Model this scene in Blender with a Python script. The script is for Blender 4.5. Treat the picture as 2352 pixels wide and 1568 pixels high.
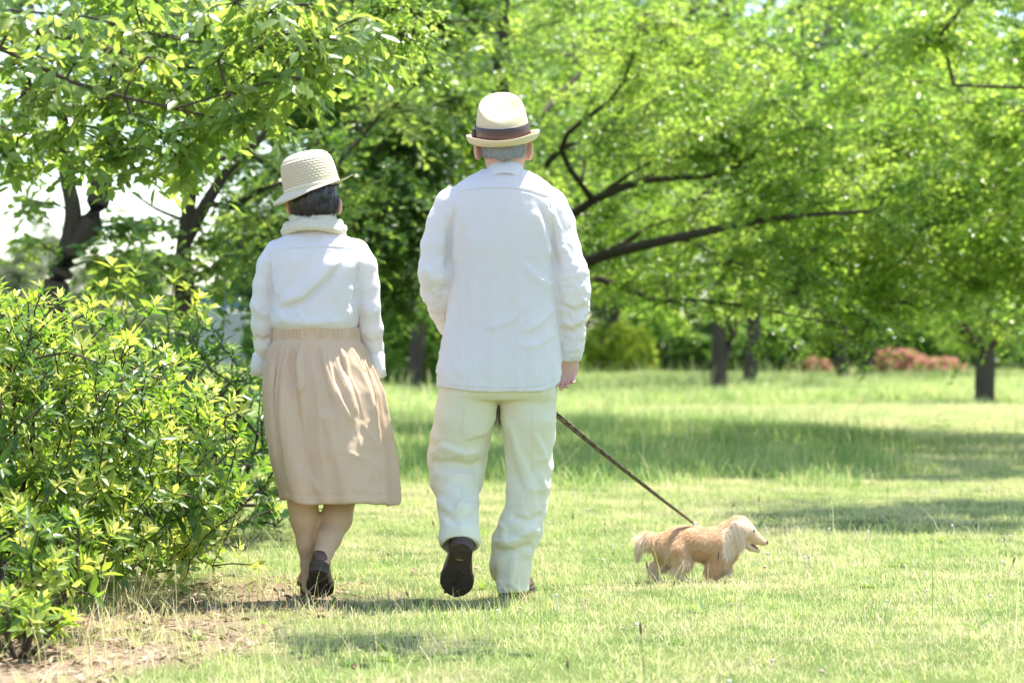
import bpy, math, random, os
import numpy as np
from mathutils import Vector, Matrix, Quaternion

for _o in list(bpy.data.objects):
    bpy.data.objects.remove(_o, do_unlink=True)
scene = bpy.context.scene
COL = scene.collection

# ------------------------------------------------------------------ camera, sky, sun, exposure
F = 5913.0            # focal length in pixels of a 2352 px wide picture
H = 0.907             # camera height
D0 = 9.0              # distance to the couple
cam_data = bpy.data.cameras.new('camera')
cam = bpy.data.objects.new('camera', cam_data); COL.objects.link(cam)
cam.location = (0, 0, H); cam.rotation_euler = (math.radians(90), 0, 0)
cam_data.sensor_width = 36.0; cam_data.lens = F / 2352 * 36.0
cam_data.clip_start = 0.1; cam_data.clip_end = 3000
cam_data.dof.use_dof = True; cam_data.dof.focus_distance = 8.9; cam_data.dof.aperture_fstop = 3.8
scene.camera = cam

SUN_EL, SUN_AZ = math.radians(71), math.radians(54)      # azimuth from +Y towards +X
world = bpy.data.worlds.new('World'); scene.world = world
world.use_nodes = True
wn = world.node_tree.nodes; wl = world.node_tree.links
for n in list(wn): wn.remove(n)
sky = wn.new('ShaderNodeTexSky'); sky.sky_type = 'NISHITA'; sky.sun_disc = False
sky.sun_elevation = SUN_EL; sky.sun_rotation = SUN_AZ
sky.air_density = 1.0; sky.dust_density = 0.7; sky.ozone_density = 1.0
bg = wn.new('ShaderNodeBackground'); bg.inputs['Strength'].default_value = 0.15
wo = wn.new('ShaderNodeOutputWorld')
wl.new(sky.outputs[0], bg.inputs[0]); wl.new(bg.outputs[0], wo.inputs[0])
sun_data = bpy.data.lights.new('sun', 'SUN'); sun_data.energy = 5.0; sun_data.angle = math.radians(0.53)
sun_data.color = (1.0, 0.95, 0.86)
sun = bpy.data.objects.new('sun', sun_data); COL.objects.link(sun)
SUN_DIR = Vector((math.cos(SUN_EL)*math.sin(SUN_AZ), math.cos(SUN_EL)*math.cos(SUN_AZ), math.sin(SUN_EL)))
sun.location = SUN_DIR * 60
sun.rotation_euler = SUN_DIR.to_track_quat('Z', 'Y').to_euler()
scene.view_settings.view_transform = 'Standard'; scene.view_settings.look = 'None'
scene.view_settings.exposure = 1.45; scene.view_settings.gamma = 1.0
scene.view_settings.use_curve_mapping = False
scene.render.engine = 'CYCLES'
scene.cycles.use_denoising = True
scene.cycles.max_bounces = 10; scene.cycles.diffuse_bounces = 6; scene.cycles.glossy_bounces = 2
scene.cycles.transmission_bounces = 6; scene.cycles.transparent_max_bounces = 4
scene.cycles.sample_clamp_indirect = 6.0
scene.cycles.caustics_reflective = False; scene.cycles.caustics_refractive = False

# ------------------------------------------------------------------ helpers
RNG = np.random.default_rng(7)
def A(*x): return np.array(x, dtype=np.float64)
def at(u, v, Y):
    """point at depth Y seen at (u, v) of the 2352 x 1568 reference"""
    return A((u - 1176) * Y / F, Y, H - (v - 784) * Y / F)
def ground_y(v): return F * H / (v - 784)

def _hash(i, j, k, s):
    n = (i * 374761393 + j * 668265263 + k * 2147483647 + s * 1274126177) & 0xffffffff
    n = ((n ^ (n >> 13)) * 1274126177) & 0xffffffff
    n = (n ^ (n >> 16)) & 0xffffffff
    return n / 4294967295.0
def vnoise(P, s=0):
    """value noise, -1..1, P is (n,3)"""
    P = np.asarray(P, dtype=np.float64)
    I = np.floor(P).astype(np.int64); f = P - I
    f = f * f * f * (f * (f * 6 - 15) + 10)
    r = 0
    for a in (0, 1):
        wa = f[:, 0] if a else 1 - f[:, 0]
        for b in (0, 1):
            wb = f[:, 1] if b else 1 - f[:, 1]
            for c in (0, 1):
                wc = f[:, 2] if c else 1 - f[:, 2]
                r = r + wa * wb * wc * _hash(I[:, 0] + a, I[:, 1] + b, I[:, 2] + c, s)
    return r * 2 - 1
def fbm(P, s=0, o=3):
    r, a, t = 0, 1.0, 0
    for i in range(o):
        r = r + a * vnoise(P * 2 ** i, s + i); t += a; a *= .5
    return r / t
def sstep(a, b, x):
    t = np.clip((x - a) / (b - a), 0, 1); return t * t * (3 - 2 * t)

def mesh(name, V, faces, mat=None, smooth=True, attrs=None):
    """faces: list of (n,k) integer arrays"""
    me = bpy.data.meshes.new(name)
    V = np.ascontiguousarray(V, dtype=np.float32)
    me.vertices.add(len(V)); me.vertices.foreach_set('co', V.ravel())
    if isinstance(faces, np.ndarray): faces = [faces]
    faces = [np.asarray(f, dtype=np.int32) for f in faces if len(f)]
    nl = sum(f.size for f in faces); npoly = sum(len(f) for f in faces)
    me.loops.add(nl); me.polygons.add(npoly)
    me.loops.foreach_set('vertex_index', np.concatenate([f.ravel() for f in faces]))
    tot = np.concatenate([np.full(len(f), f.shape[1], dtype=np.int32) for f in faces])
    st = np.concatenate([[0], np.cumsum(tot)[:-1]]).astype(np.int32)
    me.polygons.foreach_set('loop_start', st)
    me.polygons.foreach_set('use_smooth', np.full(npoly, smooth, dtype=bool))
    for k, a in (attrs or {}).items():
        at_ = me.attributes.new(k, 'FLOAT', 'POINT'); at_.data.foreach_set('value', np.ascontiguousarray(a, dtype=np.float32))
    me.update(calc_edges=True)
    if mat: me.materials.append(mat)
    return me
def tag(o, label=None, cat=None, group=None, kind=None):
    for k, v in (('label', label), ('category', cat), ('group', group), ('kind', kind)):
        if v: o[k] = v
    return o
def wloc(o):
    p = Vector((0, 0, 0))
    while o is not None: p = p + o.location; o = o.parent
    return np.array(p)
def obj(name, V, faces, mat, parent=None, smooth=True, attrs=None, loc=None, **t):
    """one mesh object; V in world coordinates; loc = its own origin in the world"""
    V = np.asarray(V, dtype=np.float64)
    base = wloc(parent) if parent else np.zeros(3)
    org = np.asarray(loc, dtype=np.float64) if loc is not None else base
    o = bpy.data.objects.new(name, mesh(name, V - org, faces, mat, smooth, attrs)); COL.objects.link(o)
    o.location = org - base
    if parent: o.parent = parent
    return tag(o, **t)
def empty(name, loc, label, cat, group=None, kind=None):
    o = bpy.data.objects.new(name, None); COL.objects.link(o); o.location = loc
    o.empty_display_size = .2
    return tag(o, label, cat, group, kind)
def merge(parts):
    """[(V, [faces])...] -> V, faces by size"""
    vs, fs, n = [], {}, 0
    for V, fl in parts:
        if isinstance(fl, np.ndarray): fl = [fl]
        for f in fl:
            f = np.asarray(f)
            if len(f): fs.setdefault(f.shape[1], []).append(f + n)
        vs.append(np.asarray(V)); n += len(V)
    return np.concatenate(vs), [np.concatenate(f) for f in fs.values()]

# ------------------------------------------------------------------ materials
def mat_new(name):
    m = bpy.data.materials.new(name); m.use_nodes = True
    nt = m.node_tree
    for n in list(nt.nodes): nt.nodes.remove(n)
    return m, nt, nt.nodes.new('ShaderNodeOutputMaterial')
def N(nt, t, **kw):
    n = nt.nodes.new(t)
    for k, v in kw.items():
        if k in ('operation', 'blend_type', 'data_type', 'attribute_name', 'wave_type', 'bands_direction', 'feature', 'noise_dimensions', 'clamp'): setattr(n, k, v)
        else: n.inputs[k.replace('_', ' ')].default_value = v
    return n
def ramp(nt, src, stops):
    r = nt.nodes.new('ShaderNodeValToRGB'); e = r.color_ramp.elements
    while len(e) > 1: e.remove(e[0])
    e[0].position = stops[0][0]; e[0].color = (*stops[0][1], 1)
    for p, c in stops[1:]:
        x = e.new(p); x.color = (*c, 1)
    nt.links.new(src, r.inputs[0]); return r.outputs[0]
def mix(nt, fac, a, b, mode='MIX'):
    m = nt.nodes.new('ShaderNodeMix'); m.data_type = 'RGBA'; m.blend_type = mode
    for s, v in ((m.inputs[0], fac), (m.inputs[6], a), (m.inputs[7], b)):
        if hasattr(v, 'is_linked') or hasattr(v, 'node'): nt.links.new(v, s)
        elif isinstance(v, (int, float)): s.default_value = v
        else: s.default_value = (*v, 1)
    return m.outputs[2]
def coords(nt, scale=(1, 1, 1), kind='Object'):
    t = nt.nodes.new('ShaderNodeTexCoord'); mp = nt.nodes.new('ShaderNodeMapping')
    mp.inputs['Scale'].default_value = scale
    nt.links.new(t.outputs[kind], mp.inputs[0]); return mp.outputs[0]
def noise(nt, vec, scale, detail=4, rough=.55):
    n = nt.nodes.new('ShaderNodeTexNoise'); n.inputs['Scale'].default_value = scale
    n.inputs['Detail'].default_value = detail; n.inputs['Roughness'].default_value = rough
    if vec is not None: nt.links.new(vec, n.inputs['Vector'])
    return n.outputs[0]
def bump(nt, h, strength, dist=.01):
    b = nt.nodes.new('ShaderNodeBump'); b.inputs['Strength'].default_value = strength; b.inputs['Distance'].default_value = dist
    nt.links.new(h, b.inputs['Height']); return b.outputs[0]
def principled(nt, color, rough=.6, spec=.5, normal=None, **kw):
    p = nt.nodes.new('ShaderNodeBsdfPrincipled')
    if hasattr(color, 'node'): nt.links.new(color, p.inputs['Base Color'])
    else: p.inputs['Base Color'].default_value = (*color, 1)
    p.inputs['Roughness'].default_value = rough; p.inputs['Specular IOR Level'].default_value = spec
    if normal is not None: nt.links.new(normal, p.inputs['Normal'])
    for k, v in kw.items(): p.inputs[k.replace('_', ' ')].default_value = v
    return p.outputs[0]
def translucent_mix(nt, shader, color, fac):
    t = nt.nodes.new('ShaderNodeBsdfTranslucent')
    if hasattr(color, 'node'): nt.links.new(color, t.inputs[0])
    else: t.inputs[0].default_value = (*color, 1)
    m = nt.nodes.new('ShaderNodeMixShader'); m.inputs[0].default_value = fac
    nt.links.new(shader, m.inputs[1]); nt.links.new(t.outputs[0], m.inputs[2]); return m.outputs[0]

def leaf_mat(name, stops, trans_stops, fac=.45, rough=.4, spec=.5):
    """leaf colour runs along the per-leaf attribute 'tint' (leaf age and kind)"""
    m, nt, out = mat_new(name)
    a = N(nt, 'ShaderNodeAttribute', attribute_name='tint')
    c = ramp(nt, a.outputs['Fac'], stops); tc = ramp(nt, a.outputs['Fac'], trans_stops)
    s = principled(nt, c, rough, spec)
    s = translucent_mix(nt, s, tc, fac)
    nt.links.new(s, out.inputs[0]); return m
def cloth_mat(name, color, warp=(900, 900, 900), trans=.2, tcol=None, var=.06, bstr=.25, rough=.9, crease=0.0, cscale=9):
    m, nt, out = mat_new(name)
    big = noise(nt, coords(nt, (9, 9, 3)), 1.0, 4)
    weave = noise(nt, coords(nt, warp), 1.0, 2)
    c0 = tuple(x * (1 - var) for x in color); c1 = tuple(min(1, x * (1 + var)) for x in color)
    c = mix(nt, weave, c0, c1)
    nrm = bump(nt, weave, bstr, .002)
    if crease:                      # soft crumples running down the cloth
        r = noise(nt, coords(nt, (1.5, 1.5, .55)), cscale, 4, .5)
        b2 = nt.nodes.new('ShaderNodeBump'); b2.inputs['Strength'].default_value = crease; b2.inputs['Distance'].default_value = .03
        nt.links.new(r, b2.inputs['Height']); nt.links.new(nrm, b2.inputs['Normal']); nrm = b2.outputs[0]
    s = principled(nt, c, rough, .2, nrm, Sheen_Weight=.08)
    s = translucent_mix(nt, s, tcol or color, trans)
    nt.links.new(s, out.inputs[0]); return m
def plain_mat(name, color, rough=.5, spec=.5, nscale=40, var=.15, bstr=.1, **kw):
    m, nt, out = mat_new(name)
    v = coords(nt); n = noise(nt, v, nscale, 5)
    c = mix(nt, n, tuple(x * (1 - var) for x in color), tuple(min(1, x * (1 + var)) for x in color))
    nt.links.new(principled(nt, c, rough, spec, bump(nt, n, bstr, .004), **kw), out.inputs[0]); return m
def bark_mat(name, c0, c1):
    m, nt, out = mat_new(name)
    n1 = noise(nt, coords(nt, (9, 9, 2.2)), 2.5, 6, .65); n2 = noise(nt, coords(nt), 1.3, 3)
    c = mix(nt, n1, c0, c1); c = mix(nt, n2, c, tuple(x * .6 for x in c0))
    nt.links.new(principled(nt, c, .9, .2, bump(nt, n1, .9, .02)), out.inputs[0]); return m
# ------------------------------------------------------------------ implicit-surface modeller (one continuous skin per body or garment)
class Field:
    def __init__(self, lo, hi, h):
        self.lo = np.array(lo, float); self.h = h
        self.n = np.ceil((np.array(hi, float) - self.lo) / h).astype(int) + 1
        self.f = np.full(self.n, .12, dtype=np.float32)
        self.ax = [self.lo[i] + h * np.arange(self.n[i]) for i in range(3)]
    def sub(self, lo, hi, m):
        sl = []
        for i in range(3):
            a = int(max(0, math.floor((lo[i] - m - self.lo[i]) / self.h))); b = int(min(self.n[i], math.ceil((hi[i] + m - self.lo[i]) / self.h) + 1))
            if b <= a: return None, None
            sl.append(slice(a, b))
        X = np.meshgrid(*[self.ax[i][sl[i]] for i in range(3)], indexing='ij')
        return tuple(sl), X
    def put(self, sl, d, k):
        a = self.f[sl]
        if k < 0:                       # carve
            k = -k; h = np.clip(.5 - .5 * (a + d) / k, 0, 1); self.f[sl] = a * (1 - h) - d * h + k * h * (1 - h)
        else:
            h = np.clip(.5 + .5 * (d - a) / k, 0, 1); self.f[sl] = d * (1 - h) + a * h - k * h * (1 - h)
    def cone(self, a, b, ra, rb, k=.02):
        a = np.array(a, float); b = np.array(b, float); r = max(ra, rb)
        sl, X = self.sub(np.minimum(a, b) - r, np.maximum(a, b) + r, abs(k) + .03)
        if sl is None: return
        ab = b - a; L2 = max(ab @ ab, 1e-9)
        t = np.clip(((X[0] - a[0]) * ab[0] + (X[1] - a[1]) * ab[1] + (X[2] - a[2]) * ab[2]) / L2, 0, 1)
        d = np.sqrt((X[0] - a[0] - t * ab[0]) ** 2 + (X[1] - a[1] - t * ab[1]) ** 2 + (X[2] - a[2] - t * ab[2]) ** 2) - (ra + (rb - ra) * t)
        self.put(sl, d, k)
    def chain(self, pts, k=.02):
        for p, q in zip(pts[:-1], pts[1:]): self.cone(p[:3], q[:3], p[3], q[3], k)
    def ell(self, c, r, k=.02, R=None):
        c = np.array(c, float); r = np.array(r, float); m = r.max()
        sl, X = self.sub(c - m, c + m, abs(k) + .03)
        if sl is None: return
        D = np.stack([X[i] - c[i] for i in range(3)], -1)
        if R is not None: D = D @ np.array(R)          # R columns are the local axes
        q = np.sqrt(((D / r) ** 2).sum(-1)); g = np.sqrt(((D / r ** 2) ** 2).sum(-1)) + 1e-9
        self.put(sl, q * (q - 1) / g, k)
    def loft(self, rows, k=.02, n=2.3):
        """rows of (z, cx, cy, rx, ry)"""
        R = np.array(sorted(rows), float)
        sl, X = self.sub((min(R[:, 1] - R[:, 3]), min(R[:, 2] - R[:, 4]), R[0, 0]), (max(R[:, 1] + R[:, 3]), max(R[:, 2] + R[:, 4]), R[-1, 0]), abs(k) + .03)
        z = X[2][0, 0]
        zz = np.linspace(R[0, 0], R[-1, 0], 160)
        def I(i):
            y = np.interp(zz, R[:, 0], R[:, i]); ker = np.hanning(13); ker /= ker.sum()
            return np.interp(z, zz, np.convolve(np.pad(y, 6, 'edge'), ker, 'valid'))[None, None, :]
        cx, cy, rx, ry = I(1), I(2), I(3), I(4)
        q = (np.abs((X[0] - cx) / rx) ** n + np.abs((X[1] - cy) / ry) ** n) ** (1 / n)
        d = (q - 1) * np.minimum(rx, ry)
        d = np.maximum(d, np.maximum(X[2] - R[-1, 0], R[0, 0] - X[2]))
        self.put(sl, d, k)
    def grid(self): return np.meshgrid(*self.ax, indexing='ij')
    def cut(self, fn):
        """keep where fn(X,Y,Z) < 0"""
        X = self.grid(); self.f = np.maximum(self.f, fn(*X).astype(np.float32))
    def mesh(self, smooth=3):
        f = self.f.copy()
        f[0] = f[-1] = .1; f[:, 0] = f[:, -1] = .1; f[:, :, 0] = f[:, :, -1] = .1
        ins = f < 0
        n = self.n - 1
        acc = np.zeros((*n, 3), np.float32); cnt = np.zeros(n, np.float32)
        offs = [(a, b, c) for a in (0, 1) for b in (0, 1) for c in (0, 1)]
        def S(a, o): return a[o[0]:o[0] + n[0], o[1]:o[1] + n[1], o[2]:o[2] + n[2]]
        any_in = np.zeros(n, bool); all_in = np.ones(n, bool)
        for o in offs: s = S(ins, o); any_in |= s; all_in &= s
        act = any_in & ~all_in
        ci = np.argwhere(act)
        P = np.zeros((len(ci), 3)); C = np.zeros(len(ci))
        for o in offs:
            for ax in range(3):
                if o[ax]: continue
                p = list(o); p[ax] = 1
                fa = f[ci[:, 0] + o[0], ci[:, 1] + o[1], ci[:, 2] + o[2]]; fb = f[ci[:, 0] + p[0], ci[:, 1] + p[1], ci[:, 2] + p[2]]
                x = (fa < 0) != (fb < 0)
                t = np.where(x, fa / np.where(x, fa - fb, 1), 0)
                q = np.tile(np.array(o, float), (len(ci), 1)); q[:, ax] += t
                P += q * x[:, None]; C += x
        V = self.lo + self.h * (ci + P / C[:, None])
        idx = np.full(n, -1, np.int64); idx[tuple(ci.T)] = np.arange(len(ci))
        Q = []
        for ax in range(3):
            o1, o2 = [(1, 2), (2, 0), (0, 1)][ax]
            a = ins; b = np.roll(ins, -1, ax)
            x = a != b
            sl = [slice(None)] * 3; sl[ax] = slice(0, -1); sl[o1] = slice(1, -1); sl[o2] = slice(1, -1)
            g = np.argwhere(x[tuple(sl)])
            g[:, o1] += 1; g[:, o2] += 1
            e1 = np.zeros(3, int); e1[o1] = 1; e2 = np.zeros(3, int); e2[o2] = 1
            q = np.stack([idx[tuple((g - d).T)] for d in (e1 + e2, e2, 0 * e1, e1)], 1)
            inside = a[tuple(g.T)]
            q[~inside] = q[~inside][:, ::-1]
            Q.append(q)
        Q = np.concatenate(Q); Q = Q[(Q >= 0).all(1)]
        E = np.concatenate([Q[:, [0, 1]], Q[:, [1, 2]], Q[:, [2, 3]], Q[:, [3, 0]]])
        for _ in range(smooth): V = lap(V, E, .5)
        return V, Q
def lap(V, E, w):
    s = np.zeros_like(V); c = np.zeros(len(V))
    for k in range(3):
        s[:, k] = np.bincount(E[:, 0], V[E[:, 1], k], len(V)) + np.bincount(E[:, 1], V[E[:, 0], k], len(V))
    c = np.bincount(E[:, 0], minlength=len(V)) + np.bincount(E[:, 1], minlength=len(V))
    return V * (1 - w) + w * s / np.maximum(c, 1)[:, None]
def normals(V, Q):
    n = np.cross(V[Q[:, 2]] - V[Q[:, 0]], V[Q[:, 3 if Q.shape[1] == 4 else 1]] - V[Q[:, 1 if Q.shape[1] == 4 else 0]])
    o = np.zeros_like(V)
    for k in range(3):
        for c in range(Q.shape[1]): o[:, k] += np.bincount(Q[:, c], n[:, k], len(V))
    return o / (np.linalg.norm(o, axis=1, keepdims=True) + 1e-12)
def seg_dist(px, pz, pts):
    """signed distance and 0..1 position along a polyline in the x,z plane"""
    best = np.full(len(px), 9.0); sg = np.ones(len(px)); tt = np.zeros(len(px))
    pts = np.array(pts, float); L = np.linalg.norm(np.diff(pts, axis=0), axis=1); cum = np.concatenate([[0], np.cumsum(L)])
    for i in range(len(L)):
        a, b = pts[i], pts[i + 1]; ab = b - a
        t = np.clip(((px - a[0]) * ab[0] + (pz - a[1]) * ab[1]) / (ab @ ab), 0, 1)
        dx, dz = px - a[0] - t * ab[0], pz - a[1] - t * ab[1]
        d = np.hypot(dx, dz); m = d < best
        best = np.where(m, d, best); sg = np.where(m, np.sign(ab[0] * dz - ab[1] * dx), sg); tt = np.where(m, (cum[i] + t * L[i]) / cum[-1], tt)
    return best * sg, tt
def fold(V, Nn, uv, amp, w1, w2=None, back=True, taper=.18):
    """cloth ridge (amp>0) or crease (amp<0) along a polyline drawn over the back; w1, w2 = widths of its two flanks"""
    pts = [((u - 1176) * D0 / F, H - (v - 784) * D0 / F) for u, v in uv]
    d, t = seg_dist(V[:, 0], V[:, 2], pts)
    w = np.where(d > 0, w1, w2 or w1)
    a = np.exp(-(d / w) ** 2) * sstep(0, taper, t) * sstep(0, taper, 1 - t) * sstep(-.1, .45, -Nn[:, 1] if back else Nn[:, 1])
    return V + Nn * (amp * a)[:, None]
def X9(u): return (u - 1176) * D0 / F
def Z9(v): return H - (v - 784) * D0 / F
def tube(pts, radii, n=8, closed=True, ry=None):
    """swept tube through points; radii per point"""
    pts = np.array(pts, float); m = len(pts)
    T = np.gradient(pts, axis=0); T /= np.linalg.norm(T, axis=1, keepdims=True) + 1e-9
    ref = A(0, 0, 1) if abs(T[0] @ A(0, 0, 1)) < .9 else A(1, 0, 0)
    u = np.cross(T[0], ref); u /= np.linalg.norm(u); V = []
    a = np.linspace(0, 2 * np.pi, n, endpoint=False)
    radii = np.broadcast_to(np.array(radii, float), m)
    for i in range(m):
        u = u - (u @ T[i]) * T[i]; u /= np.linalg.norm(u) + 1e-9; v = np.cross(T[i], u)
        V.append(pts[i] + radii[i] * (np.cos(a)[:, None] * u + np.sin(a)[:, None] * v * (1 if ry is None else ry)))
    V = np.concatenate(V)
    i, j = np.meshgrid(np.arange(m - 1), np.arange(n), indexing='ij')
    q = np.stack([i * n + j, i * n + (j + 1) % n, (i + 1) * n + (j + 1) % n, (i + 1) * n + j], -1).reshape(-1, 4)
    fl = [q]
    if closed:
        V = np.concatenate([V, pts[:1], pts[-1:]]); k = np.arange(n)
        fl.append(np.stack([np.full(n, m * n), (k + 1) % n, k], 1)); fl.append(np.stack([np.full(n, m * n + 1), (m - 1) * n + k, (m - 1) * n + (k + 1) % n], 1))
    return V, fl
def grid_faces(m, n, wrap=True):
    i, j = np.meshgrid(np.arange(m - 1), np.arange(n if wrap else n - 1), indexing='ij')
    return np.stack([i * n + j, i * n + (j + 1) % n, (i + 1) * n + (j + 1) % n, (i + 1) * n + j], -1).reshape(-1, 4)
def spline(pts, n):
    """Catmull-Rom through points"""
    P = np.array(pts, float); P = np.vstack([2 * P[0] - P[1], P, 2 * P[-1] - P[-2]])
    t = np.linspace(0, len(P) - 3 - 1e-6, n); i = t.astype(int); f = (t - i)[:, None]
    a, b, c, d = P[i], P[i + 1], P[i + 2], P[i + 3]
    return .5 * (2 * b + (c - a) * f + (2 * a - 5 * b + 4 * c - d) * f ** 2 + (3 * b - a - 3 * c + d) * f ** 3)
# ------------------------------------------------------------------ ground
def dirt(x, y):
    n = fbm(np.stack([x * 2.2, y * 1.3, 0 * x], 1), 31, 3)
    n2 = fbm(np.stack([x * 5, y * 3, 0 * x], 1), 32, 2)
    d = sstep(-.52, -1.0, x + .6 * n + .3 * n2) * sstep(10.4, 9.0, y + .8 * n)
    return np.clip(d, 0, 1)
def gh(x, y):
    P = np.stack([x, y, 0 * x], 1)
    far = sstep(13, 24, y)
    return .012 * vnoise(P * 1.7, 3) * sstep(60, 20, y) + far * .07 * vnoise(P * .35, 4)
def dry(x, y):
    return np.clip(.5 + .75 * fbm(np.stack([x * .8, y * .45, 0 * x], 1), 12, 3), 0, 1)
def build_ground():
    ys = np.concatenate([np.linspace(-30, 5, 12), np.linspace(5.3, 16, 130), 16 * (900 / 16) ** np.linspace(.01, 1, 90)])
    xs = np.sinh(np.linspace(-7.2, 7.2, 140)); xs = xs / xs.max() * 500
    xs = np.sort(np.concatenate([xs, np.linspace(-3, 3, 120)]))
    X, Y = np.meshgrid(xs, ys); x, y = X.ravel(), Y.ravel()
    V = np.stack([x, y, gh(x, y)], 1)
    q = grid_faces(len(ys), len(xs), False)
    m, nt, out = mat_new('soil and turf')
    v = coords(nt)
    fine = noise(nt, v, 38, 6, .7); mid = noise(nt, v, 3.2, 4)
    soil = ramp(nt, fine, [(.25, (.10, .066, .042)), (.5, (.24, .17, .115)), (.75, (.42, .33, .235))])
    turf = ramp(nt, mid, [(.3, (.055, .10, .02)), (.7, (.15, .18, .055))])
    a = N(nt, 'ShaderNodeAttribute', attribute_name='dirt')
    c = mix(nt, a.outputs['Fac'], turf, soil)
    nt.links.new(principled(nt, c, .95, .1, bump(nt, fine, .8, .02)), out.inputs[0])
    obj('ground', V, q, m, attrs={'dirt': dirt(x, y)}, kind='structure')
build_ground()

# ------------------------------------------------------------------ leaves, branches, trees
def unit(a): return a / (np.linalg.norm(a, axis=-1, keepdims=True) + 1e-9)
def leaves2(P, D, U, L, W, fold=.18):
    """folded four-point leaves; P base, D direction, U upper side"""
    S = unit(np.cross(D, U)); U = unit(np.cross(S, D)); n = len(P)
    L = np.broadcast_to(L, n)[:, None]; W = np.broadcast_to(W, n)[:, None]
    m = P + D * L * .48
    V = np.stack([P, m + S * W * .5 + U * W * fold, P + D * L - U * L * .08, m - S * W * .5 + U * W * fold], 1).reshape(-1, 3)
    b = np.arange(n)[:, None] * 4
    return V, np.concatenate([b + [[0, 1, 2]], b + [[0, 2, 3]]])
LEAF_T = np.array([(0, 0), (.22, .62), (.5, 1), (.78, .68), (1, 0)])
def leaves8(P, D, U, L, W, fold=.16, curl=.14):
    S = unit(np.cross(D, U)); U = unit(np.cross(S, D)); n = len(P)
    L = np.broadcast_to(L, n)[:, None]; W = np.broadcast_to(W, n)[:, None]; curl = np.broadcast_to(curl, n)[:, None]
    def pt(t, s): return P + D * L * t + S * (W * .5 * s) + U * (W * fold * abs(s) - L * curl * t * t)
    V = np.stack([pt(0, 0), pt(.24, .78), pt(.24, 0), pt(.24, -.78), pt(.62, .96), pt(.62, 0), pt(.62, -.96), pt(1, 0)], 1).reshape(-1, 3)
    b = np.arange(n)[:, None] * 8
    T = np.concatenate([b + [t] for t in ([0, 1, 2], [0, 2, 3], [4, 7, 5], [5, 7, 6])])
    Q = np.concatenate([b + [t] for t in ([1, 4, 5, 2], [2, 5, 6, 3])])
    return V, [T, Q]
def spray(C, rad, M, K, rng, flat=.35, droop=.25, up=.55, axis=None, tilt=.5):
    """leaves set along twigs that radiate from clump centres"""
    n = len(C)
    az = rng.uniform(0, 2 * np.pi, (n, M)); el = rng.normal(0, flat, (n, M))
    d = np.stack([np.cos(az) * np.cos(el), np.sin(az) * np.cos(el), np.sin(el)], -1)
    if axis is not None: d = unit(d + axis[:, None, :])
    ln = rad[:, None] * rng.uniform(.55, 1.15, (n, M))
    t = np.linspace(.18, 1, K)[None, None, :, None] + rng.normal(0, .04, (n, M, K, 1))
    tip = C[:, None, None, :] + d[:, :, None, :] * ln[:, :, None, None] * t
    tip[..., 2] -= droop * (ln[:, :, None] * t[..., 0] ** 2)
    tip += rng.normal(0, .035, tip.shape) * np.clip(rad.mean(), .2, 1)
    side = np.cross(d, A(0, 0, 1)); side = unit(side)[:, :, None, :] * np.where(np.arange(K) % 2, 1, -1)[None, None, :, None]
    D = unit(d[:, :, None, :] * .6 + side * rng.uniform(.3, 1.1, (n, M, K, 1)) + rng.normal(0, .3, (n, M, K, 3)) - A(0, 0, .35) * droop * 2)
    U = unit(A(0, 0, 1) * up + tilt * (d * A(1, 1, 0))[:, :, None, :] + rng.normal(0, .36, (n, M, K, 3)))
    ct = np.broadcast_to(rng.uniform(0, 1, (n, 1, 1)), (n, M, K))
    tint = np.clip(.7 * ct + .35 * rng.uniform(0, 1, (n, M, K)) - .03, 0, 1)
    return tip.reshape(-1, 3), D.reshape(-1, 3), U.reshape(-1, 3), tint.ravel(), (C, d, ln)
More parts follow.
